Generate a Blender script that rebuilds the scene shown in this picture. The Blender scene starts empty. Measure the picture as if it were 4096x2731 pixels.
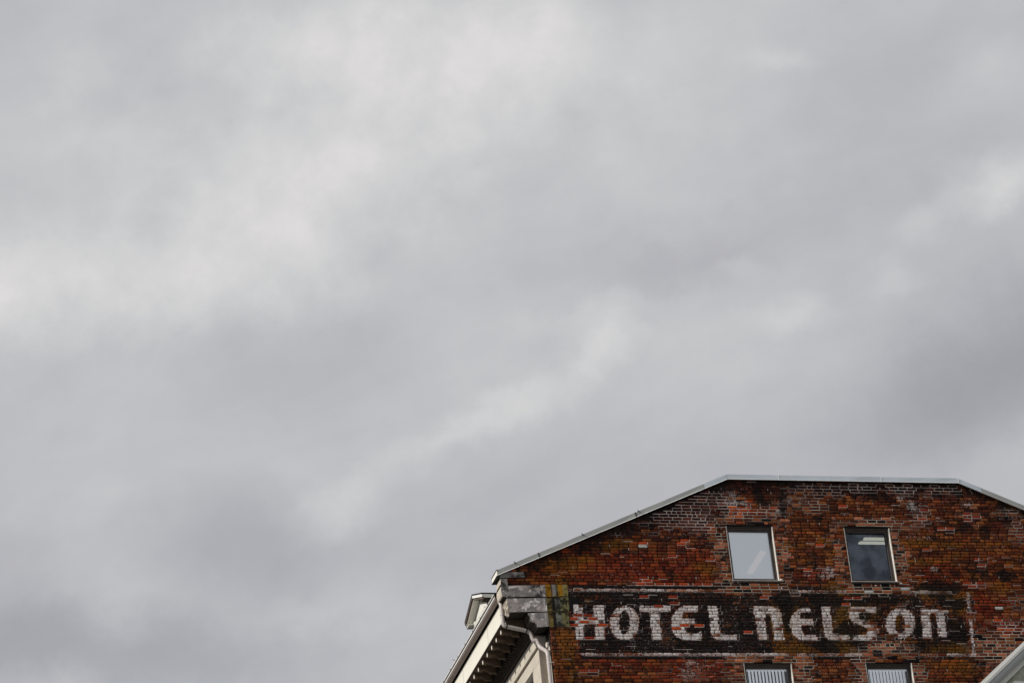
import bpy, math, random
import numpy as np
from mathutils import Vector, Matrix

# ------------------------------------------------------------------ camera, sky, sun, exposure
sc = bpy.context.scene
COL = sc.collection
rnd = random.Random(7)
nrs = np.random.RandomState(11)

cam_data = bpy.data.cameras.new('camera')
cam = bpy.data.objects.new('camera', cam_data)
COL.objects.link(cam)
cam_data.sensor_width = 36.0
cam_data.lens = 95.525
cam_data.clip_start = 0.1
cam_data.clip_end = 4000.0
_r = Vector((0.97069824, -0.22480987, -0.08488486))
_u = Vector((-0.028509, -0.45848581, 0.88824434))
_f = Vector((0.2386046, 0.85979723, 0.45146047))
_m = Matrix((_r, _u, -_f)).transposed()
cam.matrix_world = Matrix.Translation((-14.4824, -51.4280, 1.6)) @ _m.to_4x4()
sc.camera = cam

vs = sc.view_settings
vs.view_transform = 'Standard'
vs.look = 'None'
vs.gamma = 1.0
vs.use_curve_mapping = False
vs.exposure = 0.0

SUN_TO = Vector((-0.85, -0.11, 0.50)).normalized()     # direction towards the sun
SUN_EL = math.asin(SUN_TO.z)
sun_data = bpy.data.lights.new('sun', 'SUN')
sun_data.energy = 3.2
sun_data.angle = math.radians(1.2)
sun_data.color = (1.0, 0.955, 0.88)
sun = bpy.data.objects.new('sun', sun_data)
sun.rotation_euler = SUN_TO.to_track_quat('Z', 'Y').to_euler()
sun.location = (-60, -30, 60)
COL.objects.link(sun)
CLOUD_BANKS = [(0.1483, 0.5406, 0.2415, 0.1449, 0.079, 7), (0.1843, 0.5826, 0.0676, 0.0354, -0.096, 24), (0.1863, 0.5414, 0.1047, 0.0419, 0.253, 24), (0.1095, 0.5026, 0.1449, 0.0322, 0.044, 22), (0.0549, 0.4904, 0.0242, 0.0242, -0.096, 9), (0.2524, 0.5792, 0.0483, 0.0403, -0.096, 18), (0.2886, 0.557, 0.1127, 0.0805, -0.096, 9), (0.0924, 0.5646, 0.1127, 0.0644, -0.096, 7), (0.3495, 0.5575, 0.0209, 0.0089, -0.096, 9), (0.3855, 0.5336, 0.0805, 0.0322, 0.253, -5), (0.3332, 0.5004, 0.1449, 0.0193, 0.166, -7), (0.313, 0.4893, 0.0483, 0.0129, -0.009, -8), (0.4243, 0.5006, 0.0274, 0.0177, 0.253, 20), (0.3966, 0.4902, 0.0242, 0.0097, 0.428, 9), (0.4252, 0.5436, 0.0242, 0.0161, -0.096, 6), (0.4329, 0.4419, 0.1127, 0.0419, 0.288, -22), (0.2736, 0.4618, 0.029, 0.0153, 0.393, 20), (0.3265, 0.4861, 0.0129, 0.0081, -0.096, 7), (0.3448, 0.4654, 0.0274, 0.0113, -0.096, 9), (0.381, 0.4744, 0.0193, 0.0097, -0.62, 8), (0.163, 0.4665, 0.0805, 0.0403, -0.271, -7), (0.2293, 0.4395, 0.0676, 0.0113, 0.323, 14), (0.2987, 0.4496, 0.0805, 0.0354, 0.079, 5), (0.1734, 0.4126, 0.0322, 0.0161, 0.166, 14), (0.1374, 0.4011, 0.0564, 0.0354, -0.271, -13), (0.0973, 0.3648, 0.1127, 0.0242, -0.148, -22), (0.0549, 0.3795, 0.0419, 0.0483, -0.096, -12), (0.1799, 0.3738, 0.0564, 0.0161, 0.079, 8), (0.3895, 0.4222, 0.0564, 0.0354, 0.079, -9), (0.0548, 0.5912, 0.0354, 0.0644, -0.096, -4), (0.2697, 0.4761, 0.0419, 0.0097, 0.113, 8)]

def build_world():
    w = bpy.data.worlds.new('World')
    sc.world = w
    w.use_nodes = True
    nt = w.node_tree
    nt.nodes.clear()
    N, L = nt.nodes, nt.links
    out = N.new('ShaderNodeOutputWorld')
    bg = N.new('ShaderNodeBackground')
    bg.inputs['Strength'].default_value = 1.0
    L.new(bg.outputs[0], out.inputs[0])
    tc = N.new('ShaderNodeTexCoord')
    nrm = N.new('ShaderNodeVectorMath'); nrm.operation = 'NORMALIZE'
    L.new(tc.outputs['Generated'], nrm.inputs[0])
    D = nrm.outputs[0]

    def math_(op, a, b=None, c=None):
        n = N.new('ShaderNodeMath'); n.operation = op
        for i, s in enumerate((a, b, c)):
            if s is None: continue
            if isinstance(s, (int, float)): n.inputs[i].default_value = s
            else: L.new(s, n.inputs[i])
        return n.outputs[0]

    def noise(vec, scale, detail, rough, dist=0.0):
        n = N.new('ShaderNodeTexNoise')
        n.inputs['Scale'].default_value = scale
        n.inputs['Detail'].default_value = detail
        n.inputs['Roughness'].default_value = rough
        n.inputs['Distortion'].default_value = dist
        L.new(vec, n.inputs['Vector'])
        return n

    sep = N.new('ShaderNodeSeparateXYZ'); L.new(D, sep.inputs[0])
    az = math_('ARCTAN2', sep.outputs[0], sep.outputs[1])
    el = math_('ARCSINE', sep.outputs[2])
    comb = N.new('ShaderNodeCombineXYZ')
    L.new(math_('MULTIPLY', az, 0.89), comb.inputs[0])
    L.new(el, comb.inputs[1])
    # ragged edges: bend the cloud-bank coordinates by a wispy noise
    nz = noise(D, 7.0, 4.0, 0.55)
    off = N.new('ShaderNodeVectorMath'); off.operation = 'SUBTRACT'
    L.new(nz.outputs['Color'], off.inputs[0]); off.inputs[1].default_value = (0.5, 0.5, 0.5)
    offs = N.new('ShaderNodeVectorMath'); offs.operation = 'SCALE'
    L.new(off.outputs[0], offs.inputs[0]); offs.inputs['Scale'].default_value = 0.014
    nz2 = noise(D, 34.0, 6.0, 0.62)
    off2 = N.new('ShaderNodeVectorMath'); off2.operation = 'SUBTRACT'
    L.new(nz2.outputs['Color'], off2.inputs[0]); off2.inputs[1].default_value = (0.5, 0.5, 0.5)
    offs2 = N.new('ShaderNodeVectorMath'); offs2.operation = 'SCALE'
    L.new(off2.outputs[0], offs2.inputs[0]); offs2.inputs['Scale'].default_value = 0.030
    a1 = N.new('ShaderNodeVectorMath'); a1.operation = 'ADD'
    L.new(comb.outputs[0], a1.inputs[0]); L.new(offs.outputs[0], a1.inputs[1])
    a2 = N.new('ShaderNodeVectorMath'); a2.operation = 'ADD'
    L.new(a1.outputs[0], a2.inputs[0]); L.new(offs2.outputs[0], a2.inputs[1])
    flat = N.new('ShaderNodeVectorMath'); flat.operation = 'MULTIPLY'
    L.new(a2.outputs[0], flat.inputs[0]); flat.inputs[1].default_value = (1, 1, 0)
    q = flat.outputs[0]

    level = None
    for (u, v, ru, rv, ang, amp) in CLOUD_BANKS:
        mp = N.new('ShaderNodeMapping'); mp.vector_type = 'TEXTURE'
        mp.inputs['Location'].default_value = (u, v, 0)
        mp.inputs['Rotation'].default_value = (0, 0, ang)
        mp.inputs['Scale'].default_value = (ru, rv, 1)
        L.new(q, mp.inputs[0])
        g = N.new('ShaderNodeTexGradient'); g.gradient_type = 'SPHERICAL'
        L.new(mp.outputs[0], g.inputs[0])
        mr = N.new('ShaderNodeMapRange'); mr.interpolation_type = 'SMOOTHSTEP'
        L.new(g.outputs['Fac'], mr.inputs[0])
        mr.inputs['To Max'].default_value = amp
        level = mr.outputs[0] if level is None else math_('ADD', level, mr.outputs[0])
    # streaky cloud noise over the whole sky, drawn out along the drift of the cloud deck
    drift = Vector((0.970, -0.225, -0.085)) * 0.93 + Vector((-0.0285, -0.4585, 0.888)) * 0.36
    drift.normalize()
    dt = N.new('ShaderNodeVectorMath'); dt.operation = 'DOT_PRODUCT'
    L.new(D, dt.inputs[0]); dt.inputs[1].default_value = drift
    dv = N.new('ShaderNodeVectorMath'); dv.operation = 'SCALE'
    dv.inputs[0].default_value = drift; L.new(math_('MULTIPLY', dt.outputs['Value'], 0.55), dv.inputs['Scale'])
    ds = N.new('ShaderNodeVectorMath'); ds.operation = 'SUBTRACT'
    L.new(D, ds.inputs[0]); L.new(dv.outputs[0], ds.inputs[1])
    S = ds.outputs[0]
    n1 = noise(S, 7.0, 4.0, 0.5, 0.3)
    n2 = noise(S, 20.0, 8.0, 0.58, 0.15)
    n3 = noise(D, 38.0, 9.0, 0.58, 0.0)
    n4 = noise(D, 9.0, 3.0, 0.5)
    s1 = math_('MULTIPLY', math_('SUBTRACT', n1.outputs['Fac'], 0.5), 22.0)
    s2 = math_('MULTIPLY', math_('SUBTRACT', n2.outputs['Fac'], 0.5), 30.0)
    # the finest curds show on the bright banks
    pm = N.new('ShaderNodeMapRange'); pm.interpolation_type = 'SMOOTHSTEP'
    L.new(level, pm.inputs[0]); pm.inputs[1].default_value = 2.0; pm.inputs[2].default_value = 20.0
    pm.inputs[3].default_value = 9.0; pm.inputs[4].default_value = 40.0
    s3 = math_('MULTIPLY', math_('SUBTRACT', n3.outputs['Fac'], 0.5), pm.outputs[0])
    level = math_('ADD', level, math_('ADD', math_('ADD', s1, s2), s3))
    level = math_('ADD', level, 191.0)
    t = math_('DIVIDE', level, 255.0)
    ramp = N.new('ShaderNodeValToRGB')
    cr = ramp.color_ramp
    def lin(c):
        c /= 255.0
        return ((c + 0.055) / 1.055) ** 2.4 if c > 0.04045 else c / 12.92
    pts = [(120, (119, 123, 129)), (156, (155, 158, 163)), (172, (171, 172, 177)), (184, (183, 183, 188)),
           (196, (195, 196, 198)), (206, (205, 206, 207)), (214, (214, 213, 213)), (224, (225, 222, 222)), (245, (245, 243, 240))]
    while len(cr.elements) < len(pts): cr.elements.new(0.5)
    for e, (p, c) in zip(cr.elements, pts):
        e.position = p / 255.0
        e.color = (lin(c[0]), lin(c[1]), lin(c[2]), 1)
    L.new(t, ramp.inputs[0])
    # an overcast sky grows evenly brighter towards the zenith
    zr = N.new('ShaderNodeMapRange'); zr.interpolation_type = 'SMOOTHSTEP'
    L.new(sep.outputs[2], zr.inputs[0])
    zr.inputs['From Min'].default_value = 0.55; zr.inputs['From Max'].default_value = 1.0
    zr.inputs['To Min'].default_value = 1.0; zr.inputs['To Max'].default_value = 1.9
    br = N.new('ShaderNodeVectorMath'); br.operation = 'SCALE'
    L.new(ramp.outputs[0], br.inputs[0]); L.new(zr.outputs[0], br.inputs['Scale'])
    # the clear sky behind, which the cloud deck nearly closes
    ns = N.new('ShaderNodeTexSky'); ns.sky_type = 'NISHITA'; ns.sun_disc = False
    ns.sun_elevation = SUN_EL
    ns.sun_rotation = math.atan2(SUN_TO.x, SUN_TO.y)
    nsc = N.new('ShaderNodeVectorMath'); nsc.operation = 'SCALE'
    L.new(ns.outputs[0], nsc.inputs[0]); nsc.inputs['Scale'].default_value = 0.07
    mix = N.new('ShaderNodeMix'); mix.data_type = 'RGBA'
    mix.inputs['Factor'].default_value = 0.97
    L.new(nsc.outputs[0], mix.inputs['A']); L.new(br.outputs[0], mix.inputs['B'])
    L.new(mix.outputs['Result'], bg.inputs['Color'])
build_world()
FIELDS = {
 'lichen': [(0.247, 23.251, 0.565, 0.254, 0.7), (0.632, 23.321, 0.196, 0.138, 0.8), (0.381, 22.903, 0.152, 0.138, 0.9), (1.627, 23.75, 0.435, 0.138, 0.6), (1.894, 23.864, 0.326, 0.092, 0.5), (3.554, 23.216, 0.261, 0.184, 0.5), (0.895, 23.433, 0.261, 0.138, 0.5), (2.924, 23.877, 0.326, 0.069, 0.4), (3.568, 23.255, 0.377, 0.16, 0.6), (5.614, 23.78, 0.565, 0.12, 0.55), (5.315, 23.815, 0.113, 0.08, 0.5), (4.117, 23.164, 0.113, 0.12, 0.5), (5.72, 23.45, 0.283, 0.08, 0.5), (3.646, 23.893, 0.283, 0.1, 0.3), (6.411, 23.907, 0.377, 0.12, 0.6), (6.671, 23.714, 0.151, 0.12, 0.6), (6.462, 23.594, 0.339, 0.12, 0.4), (8.438, 23.891, 0.471, 0.1, 0.7), (8.462, 23.438, 0.471, 0.08, 0.7), (6.542, 22.837, 0.283, 0.1, 0.6), (8.396, 22.793, 0.283, 0.12, 0.6), (8.469, 23.907, 0.299, 0.085, 0.7), (9.187, 23.873, 0.698, 0.085, 0.7), (9.476, 23.866, 0.12, 0.053, 0.9), (10.502, 23.889, 0.399, 0.085, 0.7), (9.348, 23.603, 0.598, 0.127, 0.5), (10.73, 23.408, 0.399, 0.127, 0.5), (8.703, 23.45, 0.498, 0.063, 0.6), (10.361, 22.862, 0.199, 0.148, 0.6), (9.743, 23.127, 0.199, 0.169, 0.5), (8.988, 22.687, 0.698, 0.127, 0.6), (0.371, 21.443, 0.192, 0.462, 0.7), (-0.132, 21.018, 0.349, 0.554, 0.5), (0.379, 20.849, 0.105, 0.277, 0.8), (0.262, 21.682, 0.139, 0.148, 0.6), (0.891, 22.478, 0.105, 0.092, 0.5), (4.994, 22.291, 0.174, 0.111, 0.7), (5.026, 21.888, 0.209, 0.37, 0.6), (5.298, 21.976, 0.157, 0.37, 0.6), (5.481, 22.294, 0.139, 0.092, 0.5), (6.466, 22.815, 0.261, 0.148, 0.6), (6.442, 22.654, 0.209, 0.092, 0.6), (6.912, 22.266, 0.314, 0.24, 0.75), (5.218, 21.4, 0.436, 0.185, 0.6), (5.381, 21.33, 0.349, 0.074, 0.7), (6.432, 21.402, 0.349, 0.185, 0.7), (6.579, 21.805, 0.436, 0.277, 0.5), (6.922, 21.983, 0.349, 0.37, 0.5), (6.92, 22.248, 0.349, 0.185, 0.6), (7.778, 22.092, 0.122, 0.277, 0.7), (9.223, 22.314, 0.349, 0.185, 0.6), (9.272, 22.709, 0.314, 0.111, 0.6), (8.518, 22.704, 0.139, 0.111, 0.5), (8.961, 21.406, 0.523, 0.129, 0.7), (9.502, 22.477, 0.105, 0.24, 0.6), (8.507, 22.203, 0.105, 0.148, 0.5), (8.583, 21.053, 0.61, 0.148, 0.55), (9.182, 20.931, 0.436, 0.277, 0.5), (10.33, 22.862, 0.349, 0.148, 0.5), (8.541, 22.956, 0.105, 0.055, 0.5)],
 'soot': [(8.799, 22.789, 0.498, 0.169, 0.8), (9.877, 24.261, 0.598, 0.127, 0.4), (10.549, 24.504, 0.299, 0.106, 0.5), (10.51, 23.113, 0.399, 0.127, 0.4), (9.495, 23.25, 0.598, 0.127, 0.3), (5.551, 24.703, 0.113, 0.3, 0.6), (5.085, 24.795, 0.188, 0.16, 0.4), (4.985, 25.051, 0.113, 0.12, 0.5), (6.293, 24.417, 0.377, 0.2, 0.3), (7.635, 24.975, 0.283, 0.12, 0.4), (5.336, 22.505, 0.192, 0.37, 0.9), (5.275, 22.064, 0.122, 0.37, 0.8), (6.075, 22.545, 0.349, 0.185, 0.9), (6.532, 22.548, 0.157, 0.111, 1), (6.587, 21.858, 0.349, 0.166, 0.7), (6.097, 21.488, 0.349, 0.185, 0.9), (7.077, 22.196, 0.174, 0.111, 0.9), (6.955, 22.479, 0.349, 0.111, 0.9), (7.499, 22.572, 0.349, 0.111, 0.7), (7.852, 22.556, 0.209, 0.148, 0.8), (7.015, 22.178, 0.139, 0.111, 0.9), (6.796, 21.894, 0.227, 0.166, 0.8), (8.327, 22.523, 0.139, 0.277, 0.6), (8.897, 22.617, 0.105, 0.277, 0.8), (9.265, 22.457, 0.261, 0.148, 0.9), (9.155, 21.814, 0.349, 0.277, 0.9), (8.235, 21.846, 0.122, 0.222, 0.9), (8.248, 21.493, 0.174, 0.148, 0.9), (6.81, 21.525, 0.209, 0.148, 0.9), (8.88, 22.833, 0.261, 0.092, 0.7), (9.013, 22.027, 0.105, 0.277, 0.6)],
 'efflor': [(4.424, 24.982, 0.094, 0.1, 0.7), (4.589, 24.787, 0.471, 0.06, 0.6), (5.4, 24.582, 0.075, 0.12, 0.7), (5.751, 24.904, 0.226, 0.12, 0.4), (5.932, 24.689, 0.301, 0.12, 0.4), (4.793, 25.187, 0.151, 0.08, 0.6), (6.092, 24.87, 0.188, 0.12, 0.4), (7.299, 24.69, 0.094, 0.22, 0.6), (8.561, 24.769, 0.113, 0.12, 0.7), (6.41, 23.243, 0.151, 0.12, 0.7), (6.55, 24.46, 0.301, 0.1, 0.3), (8.318, 24.966, 0.151, 0.12, 0.5), (6.352, 23.106, 0.283, 0.1, 0.4), (8.567, 24.772, 0.1, 0.127, 0.6), (8.589, 24.013, 0.797, 0.042, 0.4), (9.912, 24.825, 0.199, 0.053, 0.7), (8.841, 23.285, 0.12, 0.085, 0.7), (6.387, 23.244, 0.139, 0.074, 0.7), (6.361, 23.064, 0.157, 0.055, 0.6), (5.876, 23.114, 0.105, 0.074, 0.4), (5.854, 21.978, 0.087, 0.277, 0.5), (1.659, 21.018, 0.105, 0.111, 0.4), (2.813, 20.848, 0.349, 0.185, 0.4), (3.013, 21.104, 0.174, 0.092, 0.4), (1.15, 20.934, 0.349, 0.148, 0.3), (8.865, 23.285, 0.139, 0.148, 0.4)],
 'red': [(2.377, 23.404, 1.522, 0.277, 0.9), (1.813, 23.112, 1.522, 0.231, 0.8), (3.328, 23.303, 0.435, 0.346, 1), (3.4, 23.407, 0.283, 0.3, 0.8), (3.543, 21.018, 0.523, 0.277, 0.9), (6.064, 23.08, 0.523, 0.222, 0.7), (2.824, 20.933, 0.871, 0.37, 0.9), (1.662, 21.052, 0.697, 0.277, 0.4), (2.376, 22.925, 1.394, 0.092, 0.5), (9.952, 22.263, 0.523, 0.462, 0.8), (9.114, 23.16, 0.523, 0.277, 0.6), (10.43, 21.907, 0.436, 0.185, 1)],
 'pale_mortar': [(2.921, 24.415, 0.913, 0.392, 1), (3.627, 24.878, 0.435, 0.346, 1), (1.695, 23.995, 0.217, 0.115, 0.8), (3.836, 24.677, 0.622, 0.599, 1), (4.677, 24.591, 0.754, 0.24, 1), (3.985, 23.606, 0.17, 0.799, 1), (5.402, 23.622, 0.17, 0.699, 1), (4.642, 22.88, 0.754, 0.14, 0.9), (5.853, 24.807, 0.471, 0.399, 0.6), (6.659, 23.635, 0.17, 0.799, 1), (8.069, 23.65, 0.207, 0.699, 0.9), (7.545, 24.395, 0.754, 0.12, 0.9), (7.208, 22.823, 0.848, 0.16, 0.9), (6.693, 25.179, 0.754, 0.2, 0.9), (8.061, 25.203, 1.13, 0.12, 0.9), (8.643, 24.55, 0.283, 0.399, 0.6), (6.342, 24.755, 0.188, 0.16, 0.8), (8.992, 25.205, 0.996, 0.148, 0.9), (10.993, 24.276, 0.299, 0.528, 0.9), (8.796, 24.521, 0.239, 0.211, 0.7), (9.883, 24.537, 0.239, 0.169, 0.8), (9.327, 24.212, 0.239, 0.085, 0.9), (9.93, 23.484, 0.159, 0.211, 0.7), (9.833, 22.931, 0.239, 0.063, 0.8), (10.685, 24.676, 0.399, 0.106, 0.8), (4.127, 20.932, 0.349, 0.37, 0.9), (5.498, 20.932, 0.261, 0.462, 0.9), (4.671, 21.174, 0.871, 0.074, 0.9), (6.884, 20.931, 0.261, 0.37, 0.9), (5.565, 22.648, 0.261, 0.222, 0.5), (4.633, 22.837, 0.697, 0.166, 0.9), (4.748, 22.396, 0.174, 0.074, 0.7), (7.501, 21.456, 0.732, 0.24, 1), (9.974, 21.372, 0.697, 0.462, 1), (10.339, 21.907, 0.523, 0.222, 0.9), (10.55, 22.573, 0.349, 0.277, 0.8), (8.107, 20.844, 0.227, 0.37, 0.9), (6.721, 20.932, 0.227, 0.37, 0.9), (7.45, 22.822, 0.697, 0.166, 0.9), (9.709, 22.938, 0.349, 0.055, 0.9), (0.715, 22.061, 0.349, 0.148, 1), (2.711, 22.866, 1.22, 0.046, 0.9), (0.732, 20.9, 0.261, 0.074, 0.9), (2.824, 20.933, 1.046, 0.37, 0.4)],
 'renewed': [(3.985, 23.606, 0.151, 0.839, 1), (5.364, 23.621, 0.151, 0.699, 1), (4.742, 24.356, 0.659, 0.1, 1), (4.642, 22.88, 0.659, 0.12, 0.9), (6.717, 23.636, 0.151, 0.799, 1), (8.05, 23.65, 0.17, 0.699, 1), (7.542, 24.375, 0.659, 0.1, 1), (7.304, 22.823, 0.659, 0.14, 1), (4.037, 20.898, 0.192, 0.277, 1), (5.412, 20.932, 0.192, 0.37, 1), (4.67, 21.165, 0.697, 0.083, 1), (6.884, 20.931, 0.192, 0.37, 1), (7.458, 21.403, 0.575, 0.24, 1.2), (10.063, 21.372, 0.558, 0.462, 1.1), (8.072, 20.844, 0.157, 0.37, 1)],
 'orange': [(4.68, 24.611, 0.622, 0.17, 1), (10.336, 21.889, 0.349, 0.111, 0.6)],
 'dark_top': [(2.935, 24.528, 1.087, 0.576, 1), (1.463, 23.815, 0.435, 0.231, 0.5), (3.836, 24.677, 0.659, 0.599, 1), (4.755, 25.186, 0.942, 0.2, 0.8), (7.274, 25.169, 1.319, 0.2, 0.9), (8.985, 25.162, 0.996, 0.169, 0.8), (10.316, 24.373, 0.698, 0.317, 0.5)],
}
SINGLE_BRICKS = {'o': [(2.165, 22.938), (2.105, 22.862), (2.958, 22.859), (3.189, 22.861), (1.252, 21.991), (2.915, 21.918), (3.145, 21.919), (2.872, 21.842), (0.641, 22.065), (0.866, 22.066), (0.558, 21.992), (0.8, 21.993), (5.865, 23.221), (4.372, 21.828), (2.332, 23.803), (3.3, 23.87), (3.194, 23.797), (5.869, 23.224), (7.015, 24.731), (6.37, 23.792), (10.239, 22.05)], 'r': [(2.076, 23.011), (1.952, 22.936), (2.327, 22.863), (2.539, 22.856), (2.727, 22.858), (3.413, 22.863), (3.619, 22.864), (2.072, 22.56), (2.684, 22.564), (2.778, 22.495), (0.865, 22.14), (0.564, 22.138), (0.821, 21.624), (0.755, 20.971), (0.623, 20.891), (0.847, 20.891), (2.379, 22.352), (4.805, 22.558), (6.637, 22.429), (6.799, 22.571), (7.002, 22.569), (2.795, 23.508), (3.861, 23.441), (6.808, 23.797), (9.925, 24.597), (9.976, 24.528), (9.847, 24.447), (9.215, 24.227), (9.434, 24.23), (8.81, 24.665), (8.711, 24.446), (8.82, 23.723), (9.914, 23.515), (9.91, 23.368), (9.73, 22.93), (9.947, 22.932), (9.92, 23.373), (9.709, 22.938), (9.943, 22.935)], 's': [(5.711, 23.518), (5.425, 23.583), (5.407, 23.447), (5.311, 23.368), (8.131, 24.161), (8.301, 23.582), (7.087, 21.275), (10.085, 21.496), (9.918, 21.567), (10.432, 21.426)], 'w': [(2.268, 23.729), (10.095, 22.359), (8.085, 22.791), (7.219, 22.717)], 'k': [(4.262, 22.71), (4.444, 22.711), (7.039, 22.873), (7.032, 22.873), (7.725, 22.878), (7.622, 22.787), (7.619, 21.202), (9.674, 21.708), (9.626, 21.637), (7.819, 21.129), (8.048, 21.129)]}
LETTERS = [(1, [(0.573, 22.398), (0.774, 22.399), (0.762, 21.958), (0.728, 21.589), (0.555, 21.589), (0.575, 21.958)]), (1, [(1.003, 22.386), (1.248, 22.388), (1.228, 22.133), (1.194, 21.595), (0.972, 21.595), (0.993, 22.028)]), (1, [(0.75, 22.07), (1.009, 22.071), (1.003, 21.959), (0.747, 21.958)]), (1, [(1.98, 21.986), (1.95, 21.863), (1.891, 21.752), (1.809, 21.664), (1.711, 21.607), (1.608, 21.588), (1.509, 21.607), (1.424, 21.663), (1.361, 21.75), (1.326, 21.86), (1.323, 21.983), (1.352, 22.106), (1.41, 22.217), (1.492, 22.306), (1.59, 22.363), (1.694, 22.383), (1.794, 22.364), (1.879, 22.308), (1.943, 22.22), (1.977, 22.109)]), (0, [(1.759, 22.005), (1.745, 21.923), (1.721, 21.848), (1.69, 21.789), (1.655, 21.751), (1.619, 21.737), (1.587, 21.75), (1.56, 21.788), (1.542, 21.847), (1.534, 21.922), (1.537, 22.005), (1.551, 22.087), (1.575, 22.162), (1.606, 22.222), (1.641, 22.26), (1.677, 22.274), (1.71, 22.261), (1.737, 22.223), (1.755, 22.163), (1.763, 22.088)]), (1, [(2.019, 22.383), (2.723, 22.388), (2.706, 22.241), (2.443, 22.239), (2.437, 21.965), (2.415, 21.591), (2.212, 21.591), (2.22, 21.964), (2.222, 22.238), (2.002, 22.237)]), (1, [(3.38, 21.99), (3.347, 21.866), (3.283, 21.754), (3.194, 21.666), (3.089, 21.609), (2.978, 21.589), (2.871, 21.609), (2.779, 21.665), (2.712, 21.753), (2.675, 21.863), (2.672, 21.987), (2.703, 22.11), (2.767, 22.222), (2.855, 22.312), (2.961, 22.369), (3.073, 22.39), (3.181, 22.37), (3.273, 22.314), (3.341, 22.225), (3.378, 22.113)]), (0, [(2.971, 22.246), (3.595, 22.249), (3.577, 22.105), (2.937, 22.103)]), (0, [(2.943, 21.941), (3.557, 21.943), (3.535, 21.769), (3.317, 21.795), (3.175, 21.751), (3.024, 21.768), (2.972, 21.828)]), (0, [(3.328, 22.423), (3.616, 22.424), (3.511, 21.57), (3.315, 21.569), (3.321, 21.691), (3.342, 21.795), (3.202, 21.968), (3.218, 22.107), (3.282, 22.142)]), (1, [(3.15, 22.386), (3.321, 22.387), (3.31, 22.274), (3.133, 22.246)]), (1, [(3.056, 21.75), (3.192, 21.751), (3.318, 21.803), (3.315, 21.639), (3.173, 21.59), (3.004, 21.593)]), (1, [(3.54, 22.375), (3.746, 22.376), (3.738, 22.04), (3.738, 21.831), (3.771, 21.753), (3.819, 21.73), (4.107, 21.731), (4.101, 21.592), (3.648, 21.591), (3.567, 21.691), (3.537, 21.795), (3.534, 22.074)]), (1, [(4.573, 22.377), (5.023, 22.376), (5.137, 22.318), (5.173, 22.204), (5.18, 21.976), (5.159, 21.595), (4.934, 21.594), (4.935, 22.045), (4.924, 22.185), (4.873, 22.229), (4.807, 22.185), (4.784, 22.079), (4.79, 21.799), (4.783, 21.594), (4.564, 21.593), (4.568, 21.886), (4.564, 22.113)]), (1, [(6.02, 21.979), (5.986, 21.861), (5.921, 21.754), (5.832, 21.669), (5.727, 21.615), (5.617, 21.596), (5.513, 21.614), (5.424, 21.668), (5.359, 21.752), (5.324, 21.858), (5.324, 21.976), (5.357, 22.095), (5.421, 22.202), (5.51, 22.288), (5.615, 22.343), (5.726, 22.362), (5.831, 22.344), (5.92, 22.29), (5.986, 22.205), (6.02, 22.098)]), (0, [(5.613, 22.242), (5.842, 22.26), (5.88, 22.102), (5.584, 22.1)]), (0, [(5.587, 21.956), (6.078, 21.958), (6.046, 21.737), (5.646, 21.736), (5.582, 21.837)]), (0, [(5.876, 22.402), (6.142, 22.404), (6.097, 22.094), (5.832, 22.093)]), (0, [(5.88, 22.102), (6.099, 22.103), (6.025, 21.593), (5.907, 21.593), (5.906, 21.733), (5.903, 21.958), (5.863, 21.978)]), (1, [(5.576, 21.735), (5.906, 21.736), (5.908, 21.6), (5.592, 21.599)]), (1, [(6.086, 22.377), (6.296, 22.378), (6.292, 22.086), (6.291, 21.804), (6.325, 21.738), (6.666, 21.739), (6.646, 21.603), (6.148, 21.602), (6.084, 21.698), (6.069, 21.839), (6.07, 22.085)]), (1, [(6.745, 22.371), (7.355, 22.384), (7.352, 22.25), (6.971, 22.24), (6.927, 22.177), (6.951, 22.107), (7.172, 22.054), (7.317, 21.967), (7.362, 21.861), (7.319, 21.755), (7.195, 21.631), (6.997, 21.602), (6.708, 21.602), (6.728, 21.735), (7.018, 21.74), (7.09, 21.807), (7.074, 21.877), (6.945, 21.947), (6.744, 22.017), (6.699, 22.123), (6.714, 22.283)]), (1, [(8.208, 22.006), (8.172, 21.893), (8.106, 21.792), (8.015, 21.711), (7.909, 21.659), (7.799, 21.641), (7.693, 21.659), (7.604, 21.71), (7.539, 21.79), (7.506, 21.891), (7.506, 22.003), (7.541, 22.115), (7.607, 22.217), (7.697, 22.298), (7.803, 22.351), (7.915, 22.369), (8.02, 22.352), (8.11, 22.3), (8.175, 22.22), (8.209, 22.118)]), (0, [(7.96, 21.987), (7.944, 21.918), (7.918, 21.856), (7.886, 21.807), (7.85, 21.776), (7.815, 21.765), (7.783, 21.776), (7.757, 21.807), (7.741, 21.856), (7.735, 21.917), (7.74, 21.986), (7.756, 22.054), (7.782, 22.116), (7.814, 22.166), (7.85, 22.197), (7.885, 22.209), (7.918, 22.198), (7.943, 22.166), (7.96, 22.117), (7.965, 22.055)]), (1, [(8.378, 22.372), (8.602, 22.346), (8.813, 22.329), (9.034, 22.309), (9.031, 22.241), (8.926, 22.231), (8.909, 21.991), (8.904, 21.68), (8.699, 21.697), (8.703, 21.99), (8.708, 22.23), (8.583, 22.23), (8.561, 21.936), (8.54, 21.652), (8.324, 21.652), (8.347, 21.988)])]
BORDER_STROKE = [(9.506, 22.761), (9.606, 22.762), (9.488, 21.256), (9.408, 21.256)]

# ------------------------------------------------------------------ helpers
def srgb(r, g, b):
    def f(c):
        c /= 255.0
        return ((c + 0.055) / 1.055) ** 2.4 if c > 0.04045 else c / 12.92
    return (f(r), f(g), f(b))

BASE = Vector((0, 0, 0))      # base of the thing being built; its meshes are stored relative to it

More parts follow.
